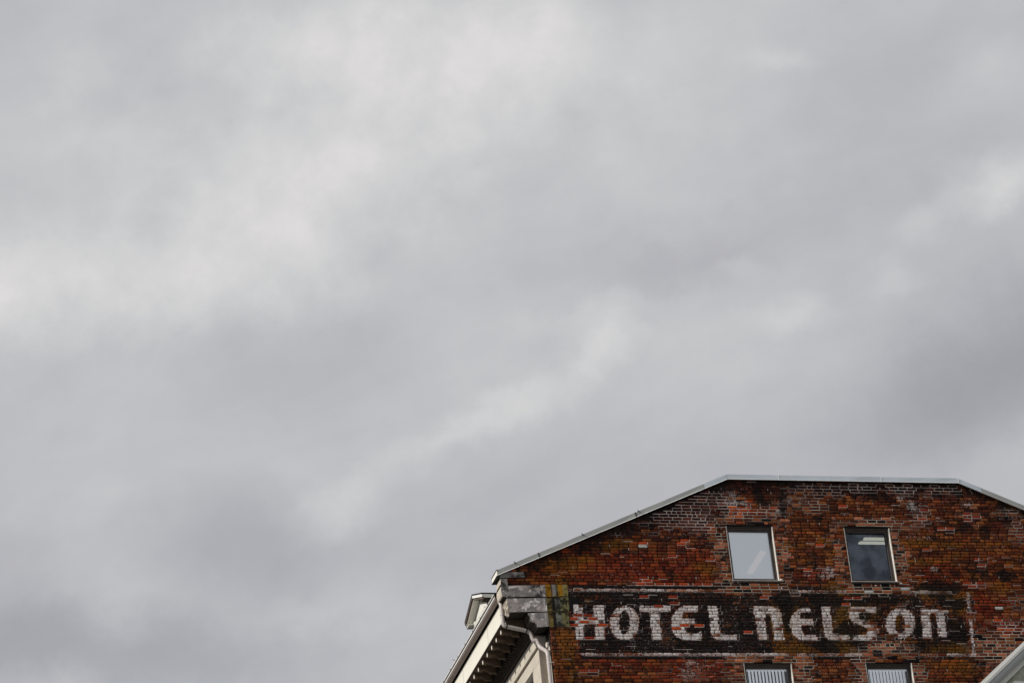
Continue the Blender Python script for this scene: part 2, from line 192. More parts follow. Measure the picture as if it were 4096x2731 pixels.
def tag(o, label=None, cat=None, group=None, kind=None):
    if label: o['label'] = label
    if cat: o['category'] = cat
    if group: o['group'] = group
    if kind: o['kind'] = kind
    return o

def thing(name, loc, label, cat, group=None):
    global BASE
    o = bpy.data.objects.new(name, None)
    o.empty_display_size = 0.5
    o.location = loc
    COL.objects.link(o)
    BASE = Vector(loc)
    return tag(o, label, cat, group)

def mesh_from(name, verts, faces, mat, attrs=None, smooth=False):
    me = bpy.data.meshes.new(name)
    me.from_pydata(verts, [], faces)
    if attrs:
        for k, arr in attrs.items():
            a = me.color_attributes.new(k, 'FLOAT_COLOR', 'POINT')
            a.data.foreach_set('color', np.asarray(arr, dtype=np.float32).ravel())
    if mat: me.materials.append(mat)
    if smooth: me.polygons.foreach_set('use_smooth', [True] * len(me.polygons))
    me.update()
    return me

def part(name, verts, faces, mat, parent, attrs=None, smooth=False, kind=None, label=None, local=False):
    if not local:
        b = BASE
        verts = [(v[0] - b.x, v[1] - b.y, v[2] - b.z) for v in verts]
    me = mesh_from(name, verts, faces, mat, attrs, smooth)
    o = bpy.data.objects.new(name, me)
    COL.objects.link(o)
    o.parent = parent
    if kind: o['kind'] = kind
    if label: o['label'] = label
    return o

def copy_at(o, d, parent=None):
    c = o.copy()
    c.location = (o.location.x + d[0], o.location.y + d[1], o.location.z + d[2])
    COL.objects.link(c)
    c.parent = parent or o.parent
    return c

class Geo:
    def __init__(self): self.v = []; self.f = []
    def add(self, vs, fs):
        n = len(self.v); self.v += [tuple(p) for p in vs]; self.f += [tuple(i + n for i in f) for f in fs]
    def box(self, x0, x1, y0, y1, z0, z1, b=0.0):
        """box, with its edges bevelled by b"""
        if b <= 0:
            self.add([(x0,y0,z0),(x1,y0,z0),(x1,y1,z0),(x0,y1,z0),(x0,y0,z1),(x1,y0,z1),(x1,y1,z1),(x0,y1,z1)],
                     [(0,3,2,1),(4,5,6,7),(0,1,5,4),(1,2,6,5),(2,3,7,6),(3,0,4,7)])
            return
        vs = []
        for sx, X in ((0, x0), (1, x1)):
            for sy, Y in ((0, y0), (1, y1)):
                for sz, Z in ((0, z0), (1, z1)):
                    dx = b if not sx else -b; dy = b if not sy else -b; dz = b if not sz else -b
                    vs += [(X, Y+dy, Z+dz), (X+dx, Y, Z+dz), (X+dx, Y+dy, Z)]
        def i(sx, sy, sz, k): return (sx*4 + sy*2 + sz) * 3 + k
        fs = [(i(0,0,0,0),i(0,0,1,0),i(0,1,1,0),i(0,1,0,0)), (i(1,0,0,0),i(1,1,0,0),i(1,1,1,0),i(1,0,1,0)),
              (i(0,0,0,1),i(1,0,0,1),i(1,0,1,1),i(0,0,1,1)), (i(0,1,0,1),i(0,1,1,1),i(1,1,1,1),i(1,1,0,1)),
              (i(0,0,0,2),i(0,1,0,2),i(1,1,0,2),i(1,0,0,2)), (i(0,0,1,2),i(1,0,1,2),i(1,1,1,2),i(0,1,1,2))]
        for a in (0, 1):
            for c in (0, 1):
                fs.append((i(a,c,0,0), i(a,c,0,1), i(a,c,1,1), i(a,c,1,0)))
                fs.append((i(a,0,c,0), i(a,0,c,2), i(a,1,c,2), i(a,1,c,0)))
                fs.append((i(0,a,c,1), i(0,a,c,2), i(1,a,c,2), i(1,a,c,1)))
                for e in (0, 1): fs.append((i(a,c,e,0), i(a,c,e,1), i(a,c,e,2)))
        self.add(vs, fs)
    def prism_y(self, prof, y0, y1):
        """XZ profile extruded along Y"""
        n = len(prof)
        vs = [(x, y0, z) for x, z in prof] + [(x, y1, z) for x, z in prof]
        fs = [tuple(range(n)), tuple(range(2*n-1, n-1, -1))]
        fs += [((i+1) % n, i, n+i, n+(i+1) % n) for i in range(n)]
        self.add(vs, fs)
    def prism_x(self, prof, x0, x1):
        """YZ profile extruded along X"""
        n = len(prof)
        vs = [(x0, y, z) for y, z in prof] + [(x1, y, z) for y, z in prof]
        fs = [tuple(range(n)), tuple(range(2*n-1, n-1, -1))]
        fs += [((i+1) % n, i, n+i, n+(i+1) % n) for i in range(n)]
        self.add(vs, fs)
    def sweep(self, secs):
        """closed rings of equal length joined into a tube"""
        n = len(secs[0]); vs = [p for s in secs for p in s]; fs = [tuple(range(n))[::-1], tuple((len(secs)-1)*n + k for k in range(n))]
        for a in range(len(secs)-1):
            for i in range(n): fs.append((a*n+i, a*n+(i+1) % n, (a+1)*n+(i+1) % n, (a+1)*n+i))
        self.add(vs, fs)
    def tube(self, pts, r, n=10, flat=1.0):
        pts = [Vector(p) for p in pts]; secs = []
        for k, p in enumerate(pts):
            d = (pts[min(k+1, len(pts)-1)] - pts[max(k-1, 0)]).normalized()
            up = Vector((0, 1, 0)) if abs(d.y) < 0.9 else Vector((1, 0, 0))
            a = d.cross(up).normalized(); b = d.cross(a).normalized()
            rr = r[k] if isinstance(r, (list, tuple)) else r
            secs.append([p + a*math.cos(t*2*math.pi/n)*rr + b*math.sin(t*2*math.pi/n)*rr*flat for t in range(n)])
        self.sweep(secs)
    def part(self, name, mat, parent, **kw): return part(name, self.v, self.f, mat, parent, **kw)

# ------------------------------------------------------------------ materials
def new_mat(name):
    m = bpy.data.materials.new(name); m.use_nodes = True
    nt = m.node_tree; nt.nodes.clear()
    return m, nt, nt.nodes, nt.links

class NB:
    """small node builder"""
    def __init__(self, nt): self.N = nt.nodes; self.L = nt.links
    def m(self, op, a, b=None, clamp=False):
        n = self.N.new('ShaderNodeMath'); n.operation = op; n.use_clamp = clamp
        for i, s in enumerate((a, b)):
            if s is None: continue
            if isinstance(s, (int, float)): n.inputs[i].default_value = s
            else: self.L.new(s, n.inputs[i])
        return n.outputs[0]
    def noise(self, vec, scale, detail=4, rough=0.6, col=False):
        n = self.N.new('ShaderNodeTexNoise')
        n.inputs['Scale'].default_value = scale; n.inputs['Detail'].default_value = detail; n.inputs['Roughness'].default_value = rough
        self.L.new(vec, n.inputs['Vector'])
        return n.outputs['Color' if col else 'Fac']
    def mix(self, fac, a, b, mode='MIX'):
        n = self.N.new('ShaderNodeMix'); n.data_type = 'RGBA'; n.blend_type = mode
        for key, s in (('Factor', fac), ('A', a), ('B', b)):
            if isinstance(s, (int, float)): n.inputs[key].default_value = s
            elif isinstance(s, tuple): n.inputs[key].default_value = s + (1,) if len(s) == 3 else s
            else: self.L.new(s, n.inputs[key])
        return n.outputs['Result']
    def rng(self, x, a, b, c=0.0, d=1.0, smooth=True):
        n = self.N.new('ShaderNodeMapRange')
        n.interpolation_type = 'SMOOTHSTEP' if smooth else 'LINEAR'
        self.L.new(x, n.inputs[0])
        for i, s in zip((1, 2, 3, 4), (a, b, c, d)):
            if isinstance(s, (int, float)): n.inputs[i].default_value = s
            else: self.L.new(s, n.inputs[i])
        return n.outputs[0]
    def stain(self, mask, noise, hard=6.0):
        """mask thresholded by noise: 0 where mask is 0, 1 where it is 1, ragged between"""
        a = self.m('SUBTRACT', mask, self.rng(noise, 0.25, 0.75, 0.0, 1.0, False))
        return self.m('MULTIPLY', self.m('ADD', self.m('MULTIPLY', a, hard), 0.5, True), self.rng(mask, 0.0, 0.12), True)
    def out(self, color, rough=0.9, spec=0.2, bump=None, bump_s=0.3, bump_d=0.01, metallic=0.0):
        b = self.N.new('ShaderNodeBsdfPrincipled')
        if isinstance(color, tuple): b.inputs['Base Color'].default_value = color + (1,)
        else: self.L.new(color, b.inputs['Base Color'])
        if isinstance(rough, (int, float)): b.inputs['Roughness'].default_value = rough
        else: self.L.new(rough, b.inputs['Roughness'])
        b.inputs['Specular IOR Level'].default_value = spec
        b.inputs['Metallic'].default_value = metallic
        if bump is not None:
            bp = self.N.new('ShaderNodeBump'); bp.inputs['Strength'].default_value = bump_s; bp.inputs['Distance'].default_value = bump_d
            self.L.new(bump, bp.inputs['Height']); self.L.new(bp.outputs[0], b.inputs['Normal'])
        o = self.N.new('ShaderNodeOutputMaterial'); self.L.new(b.outputs[0], o.inputs[0])
        return b

def position(nt):
    return nt.nodes.new('ShaderNodeNewGeometry').outputs['Position']

def simple_mat(name, col, rough=0.85, var=0.12, scale=6.0, spec=0.25, metallic=0.0, dirt=None, dirt_amt=0.5, stretch=(1, 1, 1), fine=40.0, bump=0.15):
    m, nt, N, L = new_mat(name); nb = NB(nt)
    pos = position(nt)
    mp = N.new('ShaderNodeMapping'); mp.inputs['Scale'].default_value = stretch; L.new(pos, mp.inputs[0])
    n1 = nb.noise(mp.outputs[0], scale, 5, 0.6); n2 = nb.noise(mp.outputs[0], fine, 3, 0.6)
    hi = tuple(min(1, c * (1 + var)) for c in col); lo = tuple(c * (1 - var) for c in col)
    c = nb.mix(nb.rng(n1, 0.3, 0.7), lo, hi)
    c = nb.mix(nb.rng(n2, 0.35, 0.7, 0.0, 0.35), c, tuple(x * (1 - 1.6 * var) for x in col))
    if dirt is not None:
        n3 = nb.noise(mp.outputs[0], scale * 2.3, 6, 0.7)
        c = nb.mix(nb.rng(n3, 0.52, 0.68, 0.0, dirt_amt), c, dirt)
    nb.out(c, rough, spec, n2, bump, 0.006, metallic)
    return m

def masonry_material():
    """bricks and painted stones: own colour plus the worn sign paint, lichen, soot and salts, all held by the mesh"""
    m, nt, N, L = new_mat('weathered_masonry'); nb = NB(nt)
    a = N.new('ShaderNodeAttribute'); a.attribute_name = 'brick_colour'
    p = N.new('ShaderNodeAttribute'); p.attribute_name = 'wear'
    sp = N.new('ShaderNodeSeparateColor'); L.new(p.outputs['Color'], sp.inputs[0])
    white, black, lichen = sp.outputs[0], sp.outputs[1], sp.outputs[2]
    soot, salts = p.outputs['Alpha'], a.outputs['Alpha']
    pos = position(nt)
    coarse = nb.noise(pos, 4.5, 5, 0.6)
    mid = nb.noise(pos, 15.0, 5, 0.65)
    fine = nb.noise(pos, 42.0, 4, 0.7)
    o = N.new('ShaderNodeVectorMath'); o.operation = 'ADD'; L.new(pos, o.inputs[0]); o.inputs[1].default_value = (13.1, 7.7, 3.3)
    midb = nb.noise(o.outputs[0], 11.0, 5, 0.65)
    fineb = nb.noise(o.outputs[0], 34.0, 4, 0.7)
    grain = nb.noise(pos, 110.0, 2, 0.6)
    c = a.outputs['Color']
    c = nb.mix(nb.rng(mid, 0.35, 0.72, 0.0, 0.45), c, nb.mix(1.0, c, (0.45, 0.4, 0.38), 'MULTIPLY'))
    c = nb.mix(nb.rng(fineb, 0.55, 0.75, 0.0, 0.5), c, nb.mix(1.0, c, (1.6, 1.45, 1.3), 'MULTIPLY'))
    blk = nb.stain(black, nb.m('ADD', nb.m('MULTIPLY', mid, 0.6), nb.m('MULTIPLY', fineb, 0.4)), 5.0)
    c = nb.mix(nb.m('MULTIPLY', blk, 0.97), c, nb.mix(nb.rng(fine, 0.45, 0.72), (0.006, 0.0052, 0.005), (0.032, 0.026, 0.024)))
    wht = nb.stain(white, nb.m('ADD', nb.m('MULTIPLY', fine, 0.6), nb.m('MULTIPLY', midb, 0.4)), 6.0)
    wht = nb.m('MULTIPLY', wht, nb.rng(fine, 0.32, 0.55, 0.35, 1.0))
    c = nb.mix(wht, c, nb.mix(nb.rng(midb, 0.35, 0.65), (0.60, 0.50, 0.47), (0.88, 0.85, 0.82)))
    slt = nb.stain(nb.m('MULTIPLY', salts, 0.8), nb.m('ADD', nb.m('MULTIPLY', fineb, 0.75), nb.m('MULTIPLY', mid, 0.25)), 7.0)
    c = nb.mix(nb.m('MULTIPLY', slt, 0.75), c, (0.44, 0.38, 0.355))
    lch = nb.stain(nb.m('MULTIPLY', lichen, 0.85), nb.m('ADD', nb.m('MULTIPLY', midb, 0.5), nb.m('MULTIPLY', fine, 0.5)), 3.5)
    over = nb.mix(nb.rng(fineb, 0.35, 0.7), (0.13, 0.050, 0.010), (0.34, 0.17, 0.022))
    thin = nb.mix(1.0, c, (1.25, 0.85, 0.22), 'MULTIPLY')
    c = nb.mix(nb.m('MULTIPLY', lch, 0.85), c, nb.mix(0.5, over, thin))
    st = nb.stain(soot, nb.m('ADD', nb.m('MULTIPLY', midb, 0.6), nb.m('MULTIPLY', coarse, 0.4)), 4.0)
    c = nb.mix(nb.m('MULTIPLY', st, 0.9), c, (0.010, 0.008, 0.007))
    hgt = nb.m('ADD', nb.m('MULTIPLY', fine, 0.7), nb.m('MULTIPLY', grain, 0.3))
    nb.out(c, 0.92, 0.15, hgt, 0.6, 0.006)
    return m

def mortar_material():
    m, nt, N, L = new_mat('lime_mortar'); nb = NB(nt)
    a = N.new('ShaderNodeAttribute'); a.attribute_name = 'brick_colour'
    pos = position(nt); n = nb.noise(pos, 30, 4, 0.7); n2 = nb.noise(pos, 9, 4, 0.6)
    c = nb.mix(nb.rng(n, 0.38, 0.72, 0.0, 0.5), a.outputs['Color'], nb.mix(1.0, a.outputs['Color'], (0.35, 0.3, 0.28), 'MULTIPLY'))
    c = nb.mix(nb.rng(n2, 0.55, 0.75, 0.0, 0.5), c, (0.03, 0.02, 0.016))
    nb.out(c, 0.95, 0.1, n, 0.5, 0.006)
    return m

def glass_material(name, tint=(1, 1, 1), fres=1.5, rough=0.02, gloss=(1, 1, 1), extra=0.0):
    m, nt, N, L = new_mat(name); nb = NB(nt)
    t = N.new('ShaderNodeBsdfTransparent'); t.inputs[0].default_value = tint + (1,)
    g = N.new('ShaderNodeBsdfGlossy'); g.inputs['Roughness'].default_value = rough; g.inputs['Color'].default_value = gloss + (1,)
    gr = nb.noise(position(nt), 2.6, 4, 0.5)
    if extra: L.new(nb.mix(nb.rng(gr, 0.35, 0.65), tuple(c * 0.45 for c in gloss), gloss), g.inputs['Color'])  # patchy gloss colour imitates an uneven sky reflection
    f = N.new('ShaderNodeFresnel'); f.inputs['IOR'].default_value = fres
    mx = N.new('ShaderNodeMixShader'); L.new(nb.m('ADD', f.outputs[0], extra), mx.inputs[0]); L.new(t.outputs[0], mx.inputs[1]); L.new(g.outputs[0], mx.inputs[2])
    o = N.new('ShaderNodeOutputMaterial'); L.new(mx.outputs[0], o.inputs[0])
    return m

def glowing_fabric(name, col, s):
    """sheet with an added glow of its own, to brighten the pane"""
    m, nt, N, L = new_mat(name); nb = NB(nt)
    n = nb.noise(position(nt), 1.6, 3, 0.5)
    b = nb.out(nb.mix(n, tuple(c * 0.94 for c in col), col), 0.8, 0.2)
    b.inputs['Emission Color'].default_value = col + (1,); b.inputs['Emission Strength'].default_value = s
    return m

def emit_material(name, col, s):
    m, nt, N, L = new_mat(name)
    e = N.new('ShaderNodeEmission'); e.inputs[0].default_value = col + (1,); e.inputs[1].default_value = s
    o = N.new('ShaderNodeOutputMaterial'); L.new(e.outputs[0], o.inputs[0])
    return m

def far_brick_material():
    """the parts of the wall far from view: brick courses in the material"""
    m, nt, N, L = new_mat('distant_brickwork'); nb = NB(nt)
    pos = position(nt)
    s = N.new('ShaderNodeSeparateXYZ'); L.new(pos, s.inputs[0])
    c = N.new('ShaderNodeCombineXYZ'); L.new(nb.m('ADD', s.outputs[0], s.outputs[1]), c.inputs[0]); L.new(s.outputs[2], c.inputs[1])
    b = N.new('ShaderNodeTexBrick'); L.new(c.outputs[0], b.inputs['Vector'])
    b.inputs['Scale'].default_value = 1.0
    b.inputs['Color1'].default_value = (0.13, 0.035, 0.018, 1); b.inputs['Color2'].default_value = (0.20, 0.06, 0.03, 1); b.inputs['Mortar'].default_value = (0.16, 0.12, 0.10, 1)
    b.inputs['Mortar Size'].default_value = 0.008; b.inputs['Brick Width'].default_value = 0.215; b.inputs['Row Height'].default_value = 0.0723
    n = nb.noise(pos, 1.2, 5, 0.6)
    col = nb.mix(nb.rng(n, 0.5, 0.7, 0, 0.7), b.outputs['Color'], (0.03, 0.018, 0.012))
    nb.out(col, 0.92, 0.15)
    return m

def stucco_material():
    m, nt, N, L = new_mat('mossy_stucco'); nb = NB(nt)
    pos = position(nt); n1 = nb.noise(pos, 3.2, 4, 0.55); n2 = nb.noise(pos, 26, 4, 0.6); n3 = nb.noise(pos, 6.5, 3, 0.5)
    c = nb.mix(nb.rng(n1, 0.36, 0.64), (0.26, 0.26, 0.20), (0.46, 0.47, 0.38))
    c = nb.mix(nb.rng(n3, 0.56, 0.70, 0, 0.6), c, (0.10, 0.10, 0.075))
    c = nb.mix(nb.rng(n2, 0.45, 0.7, 0, 0.35), c, (0.12, 0.12, 0.09))
    nb.out(c, 0.95, 0.1, nb.m('ADD', n1, n2), 0.8, 0.02)
    return m

M = dict(
    masonry=masonry_material(), mortar=mortar_material(), far=far_brick_material(), stucco=stucco_material(),
    backing=simple_mat('dark_old_mortar', (0.018, 0.012, 0.010), 0.95, 0.3, 8),
    limestone=simple_mat('cream_limestone', (0.60, 0.545, 0.46), 0.9, 0.10, 2.5, 0.15, dirt=(0.38, 0.35, 0.31), dirt_amt=0.45),
    brownstone=simple_mat('grey_brown_stone', (0.34, 0.29, 0.25), 0.9, 0.10, 5, 0.15),
    soffit=simple_mat('shade_brown_soffit', (0.13, 0.095, 0.068), 0.9, 0.25, 10, 0.15, stretch=(1, 0.3, 1)),
    mould=simple_mat('shade_dark_moulding', (0.045, 0.036, 0.030), 0.9, 0.3, 8, 0.15),  # darkened to stand in for the deep shade under the eave
    cream=simple_mat('cream_sunlit_face', (0.80, 0.765, 0.67), 0.6, 0.02, 1.5, 0.3, bump=0.03),
    gutter=simple_mat('dirty_shaded_gutter', (0.21, 0.165, 0.14), 0.45, 0.10, 3, 0.4, stretch=(1, 0.3, 1), dirt=(0.12, 0.09, 0.07), dirt_amt=0.5),  # brown holds both dirt and the shade below the gutter
    spout=simple_mat('pinkish_white_downspout', (0.52, 0.465, 0.44), 0.4, 0.08, 5, 0.4, dirt=(0.36, 0.30, 0.27), dirt_amt=0.45),
    steel=simple_mat('grey_coated_flashing', (0.36, 0.365, 0.345), 0.45, 0.04, 1.5, 0.4, bump=0.03),
    steel_new=simple_mat('pale_blue_grey_flashing', (0.58, 0.64, 0.69), 0.4, 0.05, 1.5, 0.5, bump=0.03),
    lip=simple_mat('bright_folded_metal', (0.86, 0.87, 0.86), 0.4, 0.05, 4, 0.5, bump=0.03),
    cap_end=simple_mat('pale_cream_metal', (0.82, 0.79, 0.70), 0.5, 0.04, 4, 0.4, bump=0.03),
    iron=simple_mat('dark_iron', (0.03, 0.028, 0.026), 0.6, 0.2, 10, 0.4),
    frame=simple_mat('dark_brown_frame', (0.060, 0.050, 0.045), 0.6, 0.25, 14, 0.3, stretch=(1, 1, 0.2)),
    peeled=simple_mat('peeling_white_paint', (0.74, 0.69, 0.62), 0.85, 0.10, 10, 0.2, dirt=(0.20, 0.13, 0.09), dirt_amt=0.85, stretch=(3, 3, 0.35)),
    bead=simple_mat('brown_bead', (0.16, 0.13, 0.11), 0.8, 0.2, 10, 0.2),
    sill=simple_mat('weathered_sill', (0.42, 0.36, 0.33), 0.8, 0.2, 10, 0.2),
    shade=glowing_fabric('glowing_frosted_film', (0.57, 0.60, 0.61), 0.36),  # glow added to brighten the film
    streak=glowing_fabric('painted_light_streak', (0.65, 0.63, 0.62), 0.42),  # own glow imitates a streak of light on the pane
    blind=glowing_fabric('glowing_blind_fabric', (0.74, 0.76, 0.78), 0.27),  # glow added so that the slats look brighter
    room=simple_mat('blue_grey_room', (0.04, 0.05, 0.075), 0.9, 0.15, 1.0, 0.2),
    shingle=simple_mat('dark_roof_shingle', (0.05, 0.047, 0.045), 0.95, 0.3, 8, 0.1),
    darkwood=simple_mat('dark_rotten_wood', (0.13, 0.10, 0.08), 0.95, 0.4, 14, 0.1, dirt=(0.35, 0.32, 0.28), dirt_amt=0.6),
    offwhite=simple_mat('offwhite_trim_paint', (0.66, 0.65, 0.58), 0.7, 0.05, 4, 0.3, bump=0.04),
    crown=simple_mat('grey_white_trim_paint', (0.60, 0.61, 0.60), 0.55, 0.04, 3, 0.35, bump=0.03),
    white=simple_mat('white_trim_paint', (0.80, 0.80, 0.77), 0.55, 0.03, 3, 0.35, bump=0.03),
    dormerwall=simple_mat('white_dormer_paint', (0.80, 0.78, 0.72), 0.8, 0.05, 5, 0.2, dirt=(0.25, 0.18, 0.12), dirt_amt=0.6),
    asphalt=simple_mat('asphalt', (0.052, 0.052, 0.054), 0.95, 0.15, 1.2, 0.2),
    pavement=simple_mat('concrete_pavement', (0.20, 0.195, 0.185), 0.95, 0.1, 1.2, 0.2),
    glass=glass_material('window_glass', (0.97, 0.98, 1.0)),
    glass_sky_sheen=glass_material('sky_sheen_window_glass', (0.96, 0.97, 0.95), 1.5, 0.03, (0.70, 0.78, 0.95), 0.035),  # blue gloss tint imitates the reflected sky
    lamp=emit_material('lit_tube', (1.0, 1.0, 0.88), 0.40),
    moss=simple_mat('dry_moss', (0.05, 0.045, 0.03), 0.95, 0.4, 20, 0.1),
)

# ------------------------------------------------------------------ ground and street
def ground():
    g = Geo(); g.add([(-1500,-1500,0),(1500,-1500,0),(1500,1500,0),(-1500,1500,0)], [(0,1,2,3)])
    o = g.part('ground', M['asphalt'], None); o['kind'] = 'structure'
    g = Geo(); g.box(-4, 22, -3.2, 30, -0.1, 0.13, 0.015)
    o = g.part('pavement', M['pavement'], None); o['kind'] = 'structure'
ground()

# ------------------------------------------------------------------ the hotel
HX = 7.05
hotel = thing('brick_hotel', (HX, 0, 0), 'old red brick hotel gable with worn HOTEL NELSON sign painted across it', 'building')
P0 = 22.733          # height of the centre of course 0 (the upper white border of the sign)
CP = 0.0723          # course height
OPEN = [(4.176, 5.247, 22.955, 24.25), (6.887, 7.957, 22.955, 24.25), (4.171, 5.249, 19.80, 21.100), (6.912, 7.980, 19.80, 21.100)]
SL = 0.4345
def top_z(x):
    """underside of the coping along the gable"""
    if x > HX: x = 2 * HX - x
    return min(25.335, 23.035 + (x + 1.0) * SL * 0.9915)

BX1 = 11.75          # bricks laid one by one up to here and down to BZ0
BZ0 = 20.40

def wall_backing():
    g = Geo()
    xs = sorted(set([-0.95, 0.0, 0.13, 1.4, 2.9, 4.34, HX, 9.76, 12.0, BX1, 14.1, 15.05] + [o[i] for o in OPEN for i in (0, 1)]))
    for i in range(len(xs) - 1):
        a, b = xs[i], xs[i+1]; m = (a + b) / 2
        lo = 22.84 if a < -0.01 else 0.0
        if a >= 14.09: lo = 22.84
        cuts = sorted([(o[2], o[3]) for o in OPEN if o[0] <= m <= o[1]])
        segs = []; z = lo
        for c in cuts: segs.append((z, c[0])); z = c[1]
        yb = 0.09 if (0 <= m < 0.13) else 0.36
        for (s, e) in segs:
            g.add([(a,0.006,s),(b,0.006,s),(b,0.006,e),(a,0.006,e),(a,yb,s),(b,yb,s),(b,yb,e),(a,yb,e)],
                  [(0,1,2,3),(5,4,7,6),(3,2,6,7),(1,0,4,5)] + ([(0,3,7,4)] if i == 0 or a == 0 else []) + ([(2,1,5,6)] if a >= 0.12 and a < 0.14 else []))
        ta, tb = top_z(a) + 0.05, top_z(b) + 0.05
        g.add([(a,0.006,z),(b,0.006,z),(b,0.006,tb),(a,0.006,ta),(a,yb,z),(b,yb,z),(b,yb,tb),(a,yb,ta)],
              [(0,1,2,3),(5,4,7,6),(3,2,6,7),(1,0,4,5),(0,3,7,4),(2,1,5,6)])
    w = g.part('gable_wall', M['backing'], hotel)
    # side cheeks of the openings
    g = Geo()
    for (x0, x1, z0, z1) in OPEN:
        for a, b in ((x0 - 0.05, x0 + 0.001), (x1 - 0.001, x1 + 0.05)):
            g = Geo(); g.box(a, b, 0.008, 0.35, z0, z1); g.part('opening_cheek', M['backing'], w)
    return w
gable = wall_backing()

# far brick skin below and to the right of the bricks laid one by one
g = Geo()
ys = -0.006
def skin(x0, x1, z0, z1):
    g.add([(x0, ys, z0), (x1, ys, z0), (x1, ys, z1), (x0, ys, z1)], [(0, 1, 2, 3)])
skin(0, 4.171, 0, BZ0); skin(4.171, 5.249, 0, 19.8); skin(5.249, 6.912, 0, BZ0); skin(6.912, 7.98, 0, 19.8); skin(7.98, 14.1, 0, BZ0)
g.add([(BX1, ys, BZ0), (14.1, ys, BZ0), (14.1, ys, top_z(14.1)), (BX1, ys, top_z(BX1))], [(0, 1, 2, 3)])
g.part('lower_wall', M['far'], hotel)

# ---- colour fields over the wall, all in metres on the wall
def field(name, X, Z):
    v = np.zeros_like(X)
    for (cx, cz, rx, rz, s) in FIELDS[name]:
        v = v + s * np.exp(-(((X - cx) / rx) ** 2 + ((Z - cz) / rz) ** 2) * 1.1)
    return np.clip(v, 0, 1)

def inside(poly, X, Z):
    res = np.zeros(X.shape, bool); n = len(poly); j = n - 1
    for i in range(n):
        xi, zi = poly[i]; xj, zj = poly[j]
        c = ((zi > Z) != (zj > Z)) & (X < (xj - xi) * (Z - zi) / (zj - zi + 1e-12) + xi)
        res ^= c; j = i
    return res

class SmoothNoise:
    """value noise on a grid, for the mottling that the mesh itself holds"""
    def __init__(self, seed): self.g = np.random.RandomState(seed).rand(257, 257)
    def __call__(self, X, Z, s):
        x = (X + 20) / s; z = Z / s
        xi = np.floor(x).astype(int); zi = np.floor(z).astype(int); fx = x - xi; fz = z - zi
        fx = fx * fx * (3 - 2 * fx); fz = fz * fz * (3 - 2 * fz)
        G = self.g; a = G[xi % 257, zi % 257]; b = G[(xi+1) % 257, zi % 257]; c = G[xi % 257, (zi+1) % 257]; d = G[(xi+1) % 257, (zi+1) % 257]
        return (a * (1-fx) + b * fx) * (1-fz) + (c * (1-fx) + d * fx) * fz
SN1, SN2, SN3 = SmoothNoise(1), SmoothNoise(2), SmoothNoise(3)

def sign_masks(X, Z, K):
    """white and black paint at points of the wall; K is the course number of each point"""
    X0, Z0 = X, Z
    X = X + (SN1(X * 1.5, Z, 0.05) - 0.5) * 0.016
    ww = np.zeros_like(X)
    for sgn, poly in LETTERS:
        m = inside(poly, X, Z)
        ww = np.where(m, float(sgn), ww)
    ww *= (K >= 5) & (K <= 15)
    letter = ww.copy()
    band = (X > 0.50) & (X < 9.35)
    fade = np.clip((X - 4.4) / 3.0, 0, 1)
    fade2 = np.clip((X - 6.0) / 3.0, 0, 1)
    line = ((K == 0) & (X > 0.5) & (X < 9.2)) | ((K == 20) & (X > 0.62) & (X < 9.5))
    ww = np.where(line, 0.56 - 0.06 * fade, ww * (0.86 - 0.12 * fade))
    stroke = inside(BORDER_STROKE, X, Z)
    ww = np.where(stroke, 0.64, ww)
    bb = np.where(band & (K >= 1) & (K <= 19), 0.80 - 0.18 * fade + 0.04 * fade2, 0.0)
    bb = np.where(band & ((K == -1) | (K == 21)), 0.85 - 0.25 * fade, bb)
    bb = np.where((X < 0.62) & (K > 12), bb * 0.4, bb)
    bb = np.where((letter > 0) | line | stroke, bb * 0.10, bb)
    # paint the bricks renewed since then have lost
    clean = np.zeros_like(X)
    clean = np.maximum(clean, ((X > 4.0) & (X < 5.45) & (K < 2)).astype(float))
    clean = np.maximum(clean, ((X > 6.75) & (X < 8.2) & (K < 1)).astype(float))
    # newer bricks over the lower right window, stepping wider course by course
    patch = np.zeros(X.shape, bool)
    for k_, a_, b_ in ((14, 7.36, 7.75), (15, 7.16, 7.76), (16, 7.12, 8.0), (17, 7.03, 7.93), (18, 6.88, 8.0), (19, 6.88, 7.98), (20, 6.90, 8.02), (21, 6.86, 8.05), (22, 6.86, 8.05)):
        patch |= (K == k_) & (X > a_) & (X < b_)
    clean = np.maximum(clean, patch.astype(float))
    clean = np.maximum(clean, ((np.abs(X - 4.7) < 0.95) & (K >= 21)).astype(float))
    X, Z = X0, Z0
    wornw = 0.60 + 0.55 * SN2(X, Z, 0.22); wornb = 0.72 + 0.42 * SN3(X, Z, 0.30)
    ww = ww * (1 - clean) * np.clip(wornw, 0, 1.08); bb = bb * (1 - clean * 0.9) * np.clip(wornb, 0, 1.03)
    return ww, bb

PALETTE = {
    'base': [(104, 52, 27), (86, 43, 24), (122, 61, 28), (72, 37, 22), (116, 66, 36), (94, 43, 24), (132, 76, 38)],
    'red': [(118, 46, 24), (104, 39, 22), (130, 56, 28), (112, 50, 27), (90, 35, 21), (112, 56, 30)],
    'dark_top': [(64, 30, 22), (78, 36, 26), (56, 27, 21), (88, 40, 27)],
    'renewed': [(138, 74, 46), (156, 90, 60), (112, 58, 36), (126, 62, 38), (74, 40, 28), (148, 82, 52), (98, 50, 33), (172, 104, 72), (36, 24, 22)],
    'orange': [(168, 70, 30), (156, 60, 28), (176, 82, 36), (120, 40, 26)],
    'o': [(190, 78, 38), (178, 72, 38)], 'r': [(148, 58, 33), (134, 50, 29), (158, 66, 37)],
    's': [(196, 118, 88), (182, 104, 78)], 'w': [(205, 205, 198)], 'k': [(24, 20, 19)],
}
